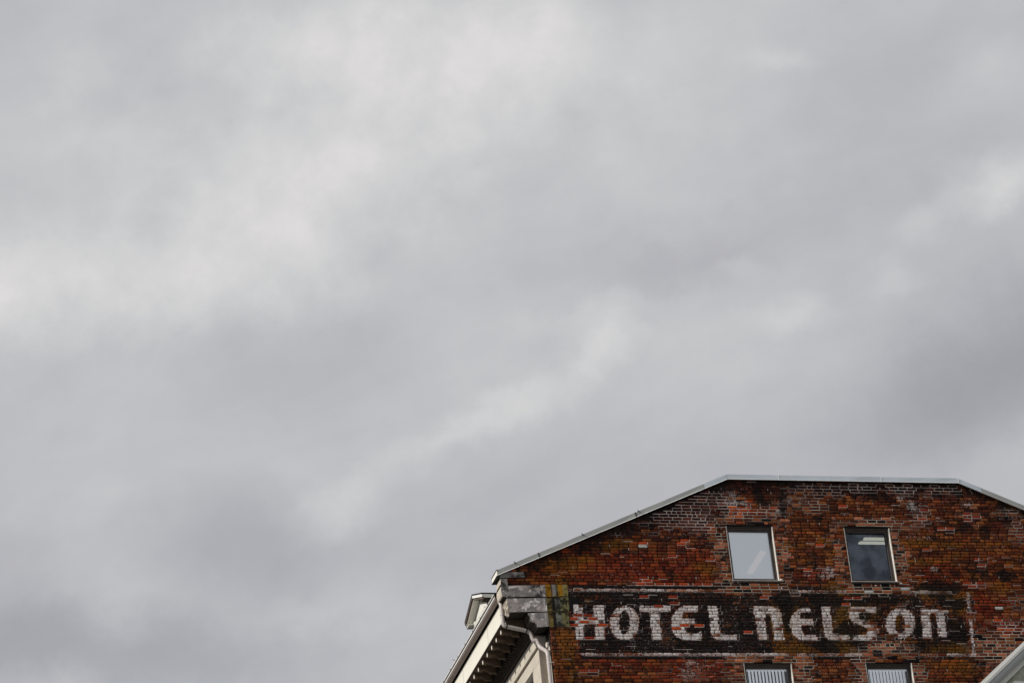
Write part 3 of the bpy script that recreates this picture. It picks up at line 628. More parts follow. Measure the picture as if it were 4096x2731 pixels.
BRIGHT = 1.14        # the palette holds colours as lit on the wall; the surface itself is this much brighter
def albedo(rgb, gain=1.0):
    c = srgb(*rgb)
    return tuple(min(0.82, x * BRIGHT * gain) for x in c)

def lay_bricks():
    bricks = []   # (x0, x1, z0, z1, k)
    kmin = int(math.floor((P0 - 25.5) / CP)); kmax = int(math.ceil((P0 - BZ0) / CP))
    r = random.Random(21)
    for k in range(kmin, kmax + 1):
        zc = P0 - k * CP + (r.random() - 0.5) * 0.002
        z0, z1 = zc - CP / 2, zc + CP / 2
        header = (k % 7 == 3)
        x = -1.2 + (r.random() * 0.05) + (0.108 if k % 2 else 0.0) + (0.03 if header else 0)
        while x < BX1:
            near = any((o[0] - 0.42 < x < o[1] + 0.34) and (o[2] - 0.05 < zc < o[3] + 0.05) and not (o[0] < x < o[1]) for o in OPEN)
            ln = 0.107 if header else 0.2135
            if near: ln = r.choice((0.107, 0.13, 0.17, 0.2135))
            elif r.random() < 0.06: ln = 0.107 if not header else 0.2135
            ln += (r.random() - 0.5) * 0.010
            bricks.append([x, x + ln, z0, z1, k]); x += ln
    out = []
    for b in bricks:
        x0, x1, z0, z1, k = b; zc = (z0 + z1) / 2
        # left limit of the brickwork, along the corner stones
        if zc > 22.97: lim = -0.40 if zc < 23.12 else -0.93
        elif zc > 22.835: lim = -0.80
        elif zc > 22.575: lim = 0.485
        elif zc > 22.245: lim = 0.685
        elif zc > 21.875: lim = 0.455
        else: lim = 0.0
        if x1 < lim + 0.035: continue
        x0 = max(x0, lim)
        x1 = min(x1, BX1)
        if x1 - x0 < 0.03: continue
        # under the coping
        zt = min(top_z(x0), top_z(x1))
        if z0 > max(top_z(x0), top_z(x1)) + 0.02: continue
        pieces = [(x0, x1)]
        for (a, c, s, t) in OPEN:
            if s - 0.02 < zc < t + 0.01:
                np_ = []
                for (p, q) in pieces:
                    if q <= a or p >= c: np_.append((p, q)); continue
                    if p < a: np_.append((p, a))
                    if q > c: np_.append((c, q))
                pieces = np_
        for (p, q) in pieces:
            if q - p >= 0.025: out.append((p, q, z0, z1, k))
    return out

NXV, NZV = 7, 3
def build_brickwork():
    B = lay_bricks(); n = len(B)
    A = np.array(B, float)
    x0, x1, z0, z1, K = A.T
    xc, zc = (x0 + x1) / 2, (z0 + z1) / 2
    r = random.Random(5); R = np.random.RandomState(5)
    mort = np.clip(field('pale_mortar', xc, zc), 0, 1)
    mort = np.clip(mort * (0.40 + 1.0 * SN1(xc, zc, 0.30)), 0, 1)
    renewed = field('renewed', xc, zc)
    jz = 0.0056 + 0.0012 * np.clip(mort * 1.4, 0, 1)         # half joint
    jx = 0.0045 + 0.0025 * np.clip(mort * 1.4, 0, 1)
    single = [None] * n
    for kind, pts in SINGLE_BRICKS.items():
        for (px, pz) in pts:
            d = np.hypot((xc - px) / 0.2135, (zc - pz) / CP)
            d += (x1 - x0 < 0.17) * 0.7
            i = int(np.argmin(d)); single[i] = kind
    # per-brick colour
    F = {k: field(k, xc, zc) for k in ('red', 'dark_top', 'renewed', 'orange')}
    ww_c, bb_c = sign_masks(xc, zc, K)
    cols = np.zeros((n, 3))
    for i in range(n):
        s = single[i]; gain = 0.60 + 0.62 * r.random()
        if s: key = s; gain = 0.78
        else:
            key = 'base'; t = r.random()
            for k in ('red', 'dark_top', 'orange', 'renewed'):
                if t < F[k][i] * 1.15: key = k
            if key == 'renewed' and F['renewed'][i] < 0.6 and t > 0.5: key = 'base'
        c = np.array(albedo(r.choice(PALETTE[key]), gain))
        if s and mort[i] < 0.85: mort[i] = 0.9 if s in 'or' else mort[i]
        cols[i] = c
    # front grid
    gx = np.linspace(0, 1, NXV); gz = np.linspace(0, 1, NZV)
    GX, GZ = np.meshgrid(gx, gz)      # rows in z
    GX, GZ = GX.ravel(), GZ.ravel(); nv = GX.size
    edge = (GX == 0) | (GX == 1) | (GZ == 0) | (GZ == 1)
    corner = ((GX == 0) | (GX == 1)) & ((GZ == 0) | (GZ == 1))
    bx0 = (x0 + jx)[:, None]; bx1 = (x1 - jx)[:, None]; bz0 = (z0 + jz)[:, None]; bz1 = (z1 - jz)[:, None]
    left = (x0 < 0.01) & (zc < 21.88)
    VX = bx0 + (bx1 - bx0) * GX; VZ = bz0 + (bz1 - bz0) * GZ
    VX = VX + (R.rand(n, nv) - 0.5) * 0.004 * edge; VZ = VZ + (R.rand(n, nv) - 0.5) * 0.005 * edge
    cin = 0.007
    VX = VX + np.where(corner & (GX == 0), cin, 0) - np.where(corner & (GX == 1), cin, 0)
    VZ = VZ + np.where(corner & (GZ == 0), cin * 0.6, 0) - np.where(corner & (GZ == 1), cin * 0.6, 0)
    tilt = (R.rand(n, 1) - 0.5) * 0.006
    VY = -0.012 - R.rand(n, 1) * 0.007 + tilt * (GX - 0.5) + (R.rand(n, nv)) * 0.0035
    VY = VY + np.where(edge, 0.004, 0) + np.where(corner, 0.003, 0)
    # clip under the sloping coping
    slope_cut = np.where(VX > HX, 2 * HX - VX, VX)
    lim = np.minimum(25.335, 23.035 + (slope_cut + 1.0) * SL * 0.9915) + 0.012
    VZ = np.minimum(VZ, lim)
    # masks at every vertex
    KK = np.repeat(K[:, None], nv, 1)
    ww, bb = sign_masks(VX, VZ, KK)
    lich = field('lichen', VX, VZ); soot = field('soot', VX, VZ); salt = 0.62 * field('efflor', VX, VZ)
    # general mottling
    salt = salt + 0.22 * (SN2(VX, VZ, 0.5) > 0.62) + 0.12
    lich = np.clip(lich * 1.25 + 0.50 * np.clip(SN3(VX, VZ, 0.6) - 0.45, 0, 1) + 0.30 * np.clip(SN1(VX, VZ, 0.10) - 0.5, 0, 1) + 0.42 * ((KK >= 0) & (KK <= 20) & (VX > 4.9) & (VX < 9.4)) * np.clip(SN2(VX * 1.6, VZ, 0.4), 0, 1), 0, 1)
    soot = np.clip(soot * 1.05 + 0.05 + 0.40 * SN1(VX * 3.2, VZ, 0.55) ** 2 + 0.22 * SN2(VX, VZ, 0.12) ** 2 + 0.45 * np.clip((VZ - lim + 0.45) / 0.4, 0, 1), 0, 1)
    soot = soot * (1 - 0.75 * renewed[:, None])
    inband = bb > 0.3
    soot = np.where(ww > 0.25, soot * 0.45, soot); lich = np.where(ww > 0.25, lich * 0.42, lich)
    soot = np.where(inband, soot * 0.8, soot)
    salt = np.clip(np.where((KK >= -1) & (KK <= 21) & (VX < 9.4), salt * 0.8 + 0.10, salt), 0, 1)
    sp = np.array([s is not None for s in single])
    spo = np.array([s in ('o', 'r', 's', 'w') if s else False for s in single])
    ww = np.where(spo[:, None], ww * 0.0, ww); bb = np.where(spo[:, None], 0.05, bb)
    soot = np.where(sp[:, None], 0.04, soot); lich = np.where(sp[:, None], 0.03, lich); salt = np.where(sp[:, None], 0.06, salt)
    ren = (np.clip(renewed, 0, 1) > 0.55)
    lich = np.where(ren[:, None], lich * 0.45, lich)
    # some bricks hold paint badly, some shed it altogether
    keep = np.where(R.rand(n) < 0.07, 0.62, 1.0) * (0.92 + 0.14 * R.rand(n))
    ww = ww * keep[:, None]; bb = bb * (0.9 + 0.15 * R.rand(n))[:, None]

    # which bricks show largest: their area across the line of sight over distance squared
    cx, cy, cz = cam.location
    d2 = (xc - cx) ** 2 + cy ** 2 + (zc - cz) ** 2
    show = (x1 - x0) * (z1 - z0) / d2 ** 1.5
    # only those wholly in the frame count
    Pm = np.stack([xc - cx, -cy + 0 * xc, zc - cz], 1)
    zf = Pm @ np.array(_f); uu = (Pm @ np.array(_r)) / zf; vv = (Pm @ np.array(_u)) / zf
    fx = 18.0 / 95.525; fy = fx * 682 / 1024
    infr = (np.abs(uu) < fx * 0.985) & (np.abs(vv) < fy * 0.985)
    # the neighbour's gable hides the lowest right corner
    hid = (uu > fx * 0.90) & (vv < -fy * 0.90)
    show = np.where(infr & ~hid, show, 0)
    order = np.argsort(-show); chosen = set(order[:300].tolist())

    ff = []
    for b_ in range(NZV - 1):
        for a_ in range(NXV - 1):
            i = b_ * NXV + a_; ff.append((i, i + 1, i + 1 + NXV, i + NXV))
    c00, c10, c01, c11 = 0, NXV - 1, (NZV - 1) * NXV, NZV * NXV - 1
    bot = list(range(0, NXV)); topi = list(range(c01, c01 + NXV))
    side = [(nv, nv+1) + tuple(reversed(bot)), (nv+3, nv+2) + tuple(topi), (nv+2, nv) + tuple(range(0, c01 + 1, NXV)), (nv+1, nv+3) + tuple(range(c11, -1, -NXV))[:NZV]]
    faces = ff + side
    V = np.zeros((n, nv + 4, 3)); CA = np.ones((n, nv + 4, 4)); WA = np.zeros((n, nv + 4, 4))
    V[:, :nv, 0] = VX - HX; V[:, :nv, 1] = VY; V[:, :nv, 2] = VZ
    for j, ci in enumerate((c00, c10, c01, c11)):
        V[:, nv + j, 0] = VX[:, ci] - HX; V[:, nv + j, 2] = VZ[:, ci]
        V[:, nv + j, 1] = np.where(left, 0.088, 0.008)
    CA[:, :, :3] = cols[:, None, :]
    CA[:, :nv, 3] = salt; CA[:, nv:, 3] = 0.1
    WA[:, :nv, 0] = ww; WA[:, :nv, 1] = bb; WA[:, :nv, 2] = lich; WA[:, :nv, 3] = soot
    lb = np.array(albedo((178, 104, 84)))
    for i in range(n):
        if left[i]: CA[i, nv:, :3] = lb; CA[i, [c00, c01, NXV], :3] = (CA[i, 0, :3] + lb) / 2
    proto = [tuple(f) for f in faces]
    rest_v, rest_f, rest_c, rest_w = [], [], [], []
    off = 0
    for i in range(n):
        if i in chosen:
            me = mesh_from('brick', V[i].tolist(), proto, M['masonry'], {'brick_colour': CA[i], 'wear': WA[i]})
            o = bpy.data.objects.new('brick', me); COL.objects.link(o); o.parent = gable
        else:
            rest_v.append(V[i]); rest_c.append(CA[i]); rest_w.append(WA[i])
            rest_f += [tuple(k + off for k in f) for f in proto]; off += nv + 4
    o = part('brickwork', np.concatenate(rest_v).tolist(), rest_f, M['masonry'], gable,
             {'brick_colour': np.concatenate(rest_c), 'wear': np.concatenate(rest_w)}, local=True, kind='stuff')

    # mortar: a bed joint under and a head joint beside each brick
    mv, mf, mc = [], [], []
    pale = np.array([0.66, 0.56, 0.50]); beige = np.array([0.58, 0.50, 0.40]); pink = np.array([0.72, 0.56, 0.50]); dark = np.array([0.012, 0.008, 0.007])
    for i in range(n):
        wv, bv = ww_c[i], bb_c[i]
        for which in (0, 1):
            m_ = mort[i] if r.random() < 0.25 + mort[i] else 0.0
            if mort[i] < 0.35 and r.random() < 0.035: m_ = 0.8
            base_c = beige if renewed[i] > 0.4 else (pink if F['red'][i] > 0.4 or single[i] in ('o', 'r') else pale)
            c = dark + (base_c - dark) * (m_ ** 1.2 * (0.45 + 0.65 * r.random()))
            if bv > 0.5 and m_ < 0.5: c = np.array([0.016, 0.013, 0.012]) if r.random() < 0.8 else np.array([0.12, 0.10, 0.09])
            if wv > 0.3 and renewed[i] < 0.5: c = np.array([0.58, 0.52, 0.49]) * (0.45 + 0.75 * r.random())
            y = 0.000 - 0.011 * (m_ > 0.3)
            zt_ = top_z(x0[i]) - 0.005
            if which == 0: q = (x0[i] + 0.001, x1[i] - 0.001, z0[i] - jz[i] - 0.001, z0[i] + jz[i] + 0.001)
            else: q = (x1[i] - jx[i] - 0.001, x1[i] + jx[i] + 0.001, z0[i] + jz[i] + 0.0015, z1[i] - jz[i] - 0.0015)
            if q[3] > zt_ - 0.02: continue
            inop = any((a < (q[0]+q[1])/2 < c2) and (s < (q[2]+q[3])/2 < t) for (a, c2, s, t) in OPEN)
            if inop: continue
            if which == 1 and any(abs(q[1] - jx[i] - a) < 0.02 and s < zc[i] < t for (a, c2, s, t) in OPEN): continue
            k = len(mv)
            mv += [(q[0]-HX, y, q[2]), (q[1]-HX, y, q[2]), (q[1]-HX, y, q[3]), (q[0]-HX, y, q[3]),
                   (q[0]-HX, 0.007, q[2]), (q[1]-HX, 0.007, q[2]), (q[1]-HX, 0.007, q[3]), (q[0]-HX, 0.007, q[3])]
            mf += [(k, k+1, k+2, k+3), (k+3, k+2, k+6, k+7), (k+1, k, k+4, k+5), (k, k+3, k+7, k+4), (k+2, k+1, k+5, k+6)]
            mc += [tuple(np.clip(c, 0, 1)) + (1,)] * 8
    part('mortar_joints', mv, mf, M['mortar'], gable, {'brick_colour': np.array(mc)}, local=True, kind='stuff')
    return n
NB_ = build_brickwork()
print('bricks', NB_)

# lumps of filler by the upper window sills
g = Geo()
for (x, z, s) in ((5.275, 22.99, 0.045), (5.30, 22.975, 0.03), (8.02, 22.93, 0.03), (4.29, 22.93, 0.022), (7.43, 22.88, 0.03), (5.26, 22.80, 0.02)):
    vs = []; n = 8
    for a in range(n):
        t = a * 2 * math.pi / n; q = s * (0.8 + 0.4 * rnd.random())
        vs.append((x + q * math.cos(t), -0.012, z + q * 0.7 * math.sin(t)))
    vs.append((x, -0.012 - s * 0.6, z))
    g.add(vs, [(a, (a + 1) % n, n) for a in range(n)])
g.part('filler_lump', M['peeled'], gable)

# ---- corner stones at the left end of the gable
def stone(name_col, prof, y0, y1, paint=None, grey=(0.265, 0.248, 0.235), step=0.025, side_col=(0.60, 0.54, 0.45), light_side=True):
    """block of stone whose XZ outline is prof; its front is a grid so that stains sit where they do"""
    xs = [p[0] for p in prof]; zs = [p[1] for p in prof]
    ax, bx, az, bz = min(xs), max(xs), min(zs), max(zs)
    nx = max(2, int((bx - ax) / step)); nz = max(2, int((bz - az) / step))
    # clip each row to the outline
    v, f, ca, wa = [], [], [], []
    rows = []
    for j in range(nz + 1):
        z = az + (bz - az) * j / nz; zz = min(max(z, az + 1e-4), bz - 1e-4)
        cr = []
        for i in range(len(prof)):
            (xa, za), (xb, zb) = prof[i], prof[(i + 1) % len(prof)]
            if (za > zz) != (zb > zz): cr.append(xa + (xb - xa) * (zz - za) / (zb - za))
        lo, hi = min(cr), max(cr)
        rows.append((z, lo, hi))
    for (z, lo, hi) in rows:
        for i in range(nx + 1):
            x = lo + (hi - lo) * i / nx
            v.append((x, y0 + rnd.random() * 0.004, z))
            s = 0.32 + 0.9 * (SN2(np.array([x]), np.array([z]), 0.11)[0] - 0.4)
            cc = [q * (0.8 + 0.4 * SN1(np.array([x]), np.array([z]), 0.2)[0]) for q in grey]
            w = [0, 0, 0, 0.10]
            wp = float(np.clip((0.55 * SN3(np.array([x * 1.3]), np.array([z]), 0.12)[0] + 0.45 * SN2(np.array([x]), np.array([z]), 0.045)[0] - 0.47) * 2.8, 0, 0.8))
            if paint: cc, w, s = paint(x, z, cc, w, s)
            w = list(w)
            if x < -0.0 and not (x < -0.80 and z > 22.97): w[0] = max(w[0], wp)
            if x > 0.0 and x < 0.49: w[3] = min(0.9, w[3] + 0.55 * float(np.clip(SN1(np.array([x * 2.2]), np.array([z]), 0.07)[0] - 0.40, 0, 1)))
            ca.append((*cc, min(1, max(0, s)))); wa.append(w)
    for j in range(nz):
        for i in range(nx):
            k = j * (nx + 1) + i; f.append((k, k + 1, k + nx + 2, k + nx + 1))
    # the sides, of clean stone, with shade painted into their undersides
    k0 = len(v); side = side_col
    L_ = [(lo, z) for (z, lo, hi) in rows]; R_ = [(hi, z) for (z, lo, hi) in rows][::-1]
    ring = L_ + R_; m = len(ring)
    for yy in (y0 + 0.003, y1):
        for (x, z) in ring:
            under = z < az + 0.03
            v.append((x, yy, z)); ca.append((*((0.05, 0.042, 0.035) if under else side), 0.02)); wa.append((0, 0, 0, 0.0))  # bottom edge coloured dark for the shade under the block
    for i in range(m):
        a, b = k0 + i, k0 + (i + 1) % m
        f.append((a, b, b + m, a + m))
    f.append(tuple(range(k0 + m, k0 + 2 * m)))
    return part('corner_stone', v, f, M['masonry'], gable, {'brick_colour': ca, 'wear': wa}, label=name_col)

cor_top = [(-0.985, 22.976), (-0.43, 22.985), (-0.415, 23.03), (-0.44, 23.118), (-0.75, 23.118), (-0.985, 23.05)]
def p_cap(x, z, c, w, s):
    if x < -0.80: return (0.26, 0.26, 0.245), [0, 0, 0, 0.02], 0.15
    return c, [0, 0, 0, 0.45], s * 0.8
stone('grey cap stone with a rounded end', cor_top, -0.03, 0.34, p_cap)
def p_grey(x, z, c, w, s): return c, [0, 0, 0, 0.32 + 0.2 * math.sin(x * 9 + z * 4)], s + 0.05
stone('small grey stone', [(-0.963, 22.812), (-0.812, 22.812), (-0.812, 22.966), (-0.963, 22.966)], -0.028, 0.36, p_grey)
stone('grey stone with a rounded nose', [(-0.965, 22.805), (-0.972, 22.70), (-0.962, 22.61), (-0.925, 22.56), (-0.86, 22.542), (-0.006, 22.555), (-0.004, 22.838), (-0.50, 22.835), (-0.80, 22.806)], -0.030, 0.38, p_grey)
def p_grey2(x, z, c, w, s):
    d = math.hypot((x + 0.42) / 0.16, (z - 22.38) / 0.13)
    e = max(0, 1 - abs(x + 0.06) / 0.07)
    return c, [min(0.7, 0.9 * max(0, 1 - d) + 0.6 * e), 0, 0, 0.18], s
stone('grey stone with a broken left end', [(-0.862, 22.536), (-0.849, 22.43), (-0.842, 22.31), (-0.812, 22.25), (-0.807, 22.205), (-0.008, 22.222), (-0.006, 22.550)], -0.026, 0.40, p_grey2, side_col=(0.30, 0.26, 0.21))  # side colour lowered to paint in the eave shade
stone('grey stone with a stepped left end', [(-0.444, 22.202), (-0.435, 22.165), (-0.394, 22.114), (-0.405, 22.0), (-0.310, 21.994), (-0.285, 21.943), (-0.252, 21.872), (-0.006, 21.878), (-0.008, 22.217)], -0.028, 0.42, p_grey2, side_col=(0.10, 0.085, 0.07))  # nearly black side colour stands for shade here
YEL = (0.34, 0.165, 0.012); GRY = (0.27, 0.24, 0.22); MOT = (0.20, 0.215, 0.165)
def p_c(x, z, c, w, s):
    if x < 0.115: return YEL, [0, 0, 0.25, 0.10], 0.1
    if x < 0.145: return (0.06, 0.06, 0.03), [0, 0, 0.1, 0.5], 0.05
    if x < 0.215: return GRY, [0, 0, 0, 0.0], 0.1
    if x < 0.255: return (0.08, 0.09, 0.05), [0, 0, 0.1, 0.4], 0.2
    if x < 0.38: return YEL, [0, 0, 0.3, 0.10], 0.1
    return (0.25, 0.21, 0.07), [0, 0, 0.25, 0.25], 0.35
def p_d(x, z, c, w, s):
    if x < 0.12: return (0.20, 0.15, 0.05), [0, 0, 0.4, 0.42], 0.3
    if x < 0.165: return (0.05, 0.05, 0.04), [0, 0, 0.1, 0.75], 0.1
    if x < 0.29: return MOT, [0, 0.0, 0.1, 0.5], 0.4
    return (0.22, 0.20, 0.09), [0, 0.0, 0.25, 0.45], 0.35
stone('stone block stained orange and yellow', [(0.0, 22.562), (0.482, 22.578), (0.482, 22.842), (0.0, 22.842)], -0.022, 0.09, p_c, light_side=False)
stone('stone block striped green and grey', [(0.0, 22.228), (0.466, 22.245), (0.474, 22.572), (0.0, 22.556)], -0.020, 0.09, p_d)
stone('stone block striped olive and grey below', [(0.0, 21.884), (0.447, 21.884), (0.456, 22.240), (0.0, 22.222)], -0.023, 0.09, p_d)
def p_k(x, z, c, w, s): 
    if z < 22.40 and x > 0.56: return (0.5, 0.42, 0.38), [0.75, 0, 0, 0], 0.5
    return (0.012, 0.010, 0.009), [0, 0.9, 0.1, 0.6], 0.05
stone('black painted stone left of the letter H', [(0.483, 22.250), (0.676, 22.250), (0.684, 22.570), (0.486, 22.572)], -0.018, 0.09, p_k)

# broken hanging ends on the moulded stone
g = Geo()
for (x, y, z, s) in ((-0.86, 0.03, 22.44, 0.035), (-0.875, 0.10, 22.38, 0.03), (-0.85, 0.06, 22.33, 0.04), (-0.86, 0.2, 22.27, 0.035), (-0.845, 0.12, 22.21, 0.03), (-0.835, 0.05, 22.17, 0.022), (-0.85, 0.28, 22.45, 0.045)):
    vs = [(x + s*0.5*math.cos(t) , y + s*math.sin(t), z + (rnd.random()-0.5)*s) for t in (0.3, 1.4, 2.4, 3.6, 4.9)] + [(x, y, z - s*1.8), (x + 0.01, y, z + s*1.6)]
    g.add(vs, [(i, (i+1) % 5, 5) for i in range(5)] + [((i+1) % 5, i, 6) for i in range(5)])
g.part('broken_moulding', M['limestone'], gable)

# ---- coping of folded metal along the gable
def coping_bottom(x): return top_z(x) + 0.006
def coping_segment(x0, x1, mat, end_left=False):
    g = Geo(); h = 0.113
    ring = []
    m = max(1, int((x1 - x0) / 0.35)); xs = [x0 + (x1 - x0) * i / m for i in range(m + 1)]
    dents = [(rnd.random() - 0.5) * 0.006 for _ in xs]
    for x, dn in zip(xs, dents):
        z = coping_bottom(x) + dn * 0.5
        ring.append([(x, -0.065 + dn, z), (x, -0.060 - dn, z + h), (x, 0.17, z + h + 0.03), (x, 0.40, z + h), (x, 0.40, z), (x, 0.30, z + 0.02), (x, -0.045, z + 0.015)])
    g.sweep(ring)
    c = g.part('coping_panel', mat, hotel)
    g = Geo(); ring = []
    for x in (x0, x1):
        z = coping_bottom(x)
        ring.append([(x, -0.074, z - 0.008), (x, -0.066, z + 0.002), (x, -0.03, z + 0.004), (x, -0.03, z - 0.002)])
    g.sweep(ring)
    g.part('drip_edge', M['lip'], c)
    return c
gap = 0.006
segs = [(-1.02, -0.07, 0), (-0.07, 2.17, 0), (2.17, 3.783, 0), (3.783, 4.335, 1), (4.335, 5.52, 1), (5.52, 7.925, 1), (7.925, 9.765, 1), (9.765, 10.286, 1), (10.286, 12.4, 0), (12.4, 15.1, 0)]
for a, b, k in segs:
    c = coping_segment(a + gap / 2, b - gap / 2, M['steel_new'] if k else M['steel'])
# seam covers
for x in (-0.07, 2.17):
    g = Geo(); z = coping_bottom(x)
    g.add([(x-0.012, -0.069, z), (x+0.010, -0.069, z+0.004), (x-0.012, -0.066, z+0.108), (x-0.04, -0.066, z+0.100)], [(0,1,2,3)])
    g.part('seam_cover', M['iron'], hotel)
for x in (5.52, 7.925, 9.765):
    g = Geo(); z = coping_bottom(x)
    g.box(x - 0.010, x + 0.010, -0.068, -0.0655, z, z + 0.112); g.part('seam_cover', M['lip'], hotel)
for x in (-0.615, 0.93, 2.235):
    g = Geo(); z = coping_bottom(x)
    g.tube([(x - 0.02, -0.07, z + 0.115), (x - 0.005, -0.085, z + 0.10), (x + 0.01, -0.078, z + 0.085), (x + 0.03, -0.078, z + 0.07)], 0.008, 6)
    g.tube([(x - 0.02, -0.06, z + 0.10), (x - 0.02, -0.05, z + 0.15)], 0.006, 6)
    g.part('cable_hook', M['iron'], hotel)
# closed left end of the coping: a cream face, dark below
g = Geo(); z = coping_bottom(-1.02)
g.box(-1.035, -1.022, -0.062, 0.40, z - 0.012, z + 0.100, 0.003)
g.part('coping_end', M['cap_end'], hotel)
g = Geo(); g.box(-1.045, -0.97, -0.068, 0.42, z - 0.028, z - 0.014, 0.0)
g.box(-1.045, -1.0, -0.068, 0.42, z + 0.102, z + 0.116, 0.0)
g.part('coping_edge_strip', M['iron'], hotel)

# ---- windows
def window(ix, blinds, tone):
    x0, x1, z0, z1 = OPEN[ix]
    fr = Geo(); fw = 0.040
    yb0, yb1 = 0.090, 0.150
    fr.box(x0 + 0.042, x0 + 0.042 + fw, yb0, yb1, z0 + 0.03, z1 - 0.05, 0.004)
    fr.box(x1 - 0.042 - fw, x1 - 0.042, yb0, yb1, z0 + 0.03, z1 - 0.05, 0.004)
    fr.box(x0 + 0.042, x1 - 0.042, yb0 - 0.004, yb1, z1 - 0.095, z1 - 0.052, 0.004)
    fr.box(x0 + 0.042, x1 - 0.042, yb0 - 0.004, yb1, z0 + 0.055, z0 + 0.100, 0.004)
    # outer stop bead
    fr.box(x0 + 0.020, x0 + 0.041, 0.060, 0.12, z0 + 0.03, z1 - 0.03, 0.003)
    fr.box(x1 - 0.041, x1 - 0.020, 0.060, 0.12, z0 + 0.03, z1 - 0.03, 0.003)
    w = fr.part('window', M['frame'], hotel)
    g = Geo()
    g.box(x0 - 0.0005, x0 + 0.019, -0.004, 0.075, z0 + 0.02, z1 - 0.004, 0.003); g.part('jamb', M['peeled'], w)
    g = Geo()
    g.box(x1 - 0.019, x1 + 0.0005, -0.004, 0.075, z0 + 0.02, z1 - 0.004, 0.003); g.part('jamb', M['peeled'], w)
    for a in (x0, x1 - 0.019):
        g = Geo(); g.box(a, a + 0.019, 0.076, 0.15, z0 + 0.02, z1 - 0.004, 0.002); g.part('inner_jamb', M['frame'], w)
    g = Geo(); g.box(x0 + 0.02, x1 - 0.02, 0.030, 0.16, z1 - 0.030, z1 - 0.001, 0.003)
    g.part('head_board', M['frame'], w)
    g = Geo(); g.box(x0 + 0.02, x1 - 0.02, 0.060, 0.12, z1 - 0.050, z1 - 0.0315, 0.003)
    g.part('head_bead', M['bead'], w)
    if z0 > 22:
        g = Geo(); g.box(x0 - 0.012, x1 + 0.012, -0.040, 0.15, z0 - 0.004, z0 + 0.018, 0.004); g.part('sill', M['sill'], w)
        g = Geo(); g.box(x0, x1, -0.020, 0.15, z0 - 0.030, z0 - 0.005, 0.002); g.part('sill_underside', M['frame'], w)
    px0, px1, pz0, pz1 = x0 + 0.082, x1 - 0.082, z0 + 0.100, z1 - 0.095
    g = Geo(); g.box(px0 + 0.0005, px1 - 0.0005, 0.126, 0.131, pz0 + 0.0005, pz1 - 0.0005)
    g.part('pane', M['glass_sky_sheen' if tone == 'room' else 'glass'], w)
    # the room behind
    g = Geo()
    rx0, rx1, ry0, ry1, rz0, rz1 = x0 - 0.9, x1 + 0.9, 0.36, 3.6, z0 - 0.8, z1 + 0.08
    g.add([(rx0,ry0,rz0),(rx1,ry0,rz0),(rx1,ry1,rz0),(rx0,ry1,rz0),(rx0,ry0,rz1),(rx1,ry0,rz1),(rx1,ry1,rz1),(rx0,ry1,rz1)],
          [(0,1,2,3),(7,6,5,4),(6,7,3,2),(7,4,0,3),(5,6,2,1)])
    g.part('room', M['room'], w)
    if tone == 'film':
        g = Geo(); g.box(px0 - 0.02, px1 + 0.02, 0.140, 0.144, pz0 - 0.02, pz1 + 0.02); g.part('frosted_film', M['shade'], w)
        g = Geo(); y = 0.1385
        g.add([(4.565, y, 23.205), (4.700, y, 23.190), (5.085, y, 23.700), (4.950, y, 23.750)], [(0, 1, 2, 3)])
        g.part('light_streak', M['streak'], w)  # glowing strip painted in for the diagonal light streak
    if tone == 'room':
        # ceiling light with two tubes, seen through the glass at an angle
        for k in range(2):
            g = Geo(); g.box(7.60 - k*0.04, 8.35, 0.62 + k * 0.22, 0.70 + k * 0.22, 24.245, 24.285, 0.01)
            g.part('light_tube', M['lamp'], w)
        g = Geo(); g.box(7.60, 8.40, 0.58, 0.98, 24.290, 24.325, 0.004); g.part('light_housing', M['white'], w)
    if blinds:
        n = 12; pitch = (px1 - px0) / n; wide = 0.88 if blinds > 0.05 else 0.97
        first = None
        for i in range(n):
            if first is None:
                s = Geo(); sec = []
                for z in (rz0 + 0.3, pz1 - 0.012 + 0.05):
                    ring = []
                    for t in range(7):
                        q = t / 6.0; ring.append((px0 + q * pitch * wide - 0.004, 0.205 + blinds * q + 0.012 * math.sin(q * math.pi) * -1, z))
                    for t in range(6, -1, -1):
                        q = t / 6.0; ring.append((px0 + q * pitch * wide - 0.004, 0.207 + blinds * q + 0.012 * math.sin(q * math.pi) * -1, z))
                    sec.append(ring)
                s.sweep(sec)
                first = s.part('blind_slat', M['blind'], w, smooth=False)
            else: copy_at(first, (i * pitch, 0, 0), w)
        g = Geo(); g.box(px0 - 0.02, px1 + 0.02, 0.17, 0.20, pz1 - 0.02, pz1 + 0.05, 0.004); g.part('blind_rail', M['blind'], w)
    return w
tag(window(0, 0, 'film'), 'upper left window with pale frosted pane')
tag(window(1, 0, 'room'), 'upper right window, dark with a ceiling light inside')
tag(window(2, 0.055, 'blinds'), 'lower left window with open vertical blinds')
tag(window(3, 0.035, 'blinds'), 'lower right window with nearly closed vertical blinds')

# ---- building body behind the gable, and the roofs
g = Geo()
g.box(0.101, 14.0, 4.0, 16.0, 0, 22.18)
g.box(14.0, 14.1, 0.36, 16.0, 0, 22.2)
g.part('side_wall', M['far'], hotel)
g = Geo(); ev = 22.80
def roof_z(x):
    if x > HX: x = 2 * HX - x
    return min(25.12, ev + (x + 0.95) * 0.4375)
prof = [(-0.95, ev - 0.0), (4.35, roof_z(4.35)), (9.75, roof_z(4.35)), (15.05, ev), (15.05, ev - 0.09), (9.75, roof_z(4.35) - 0.09), (4.35, roof_z(4.35) - 0.09), (-0.93, ev - 0.05)]
g.prism_y(prof, 0.402, 16.0)
roof = g.part('roof', M['shingle'], hotel)
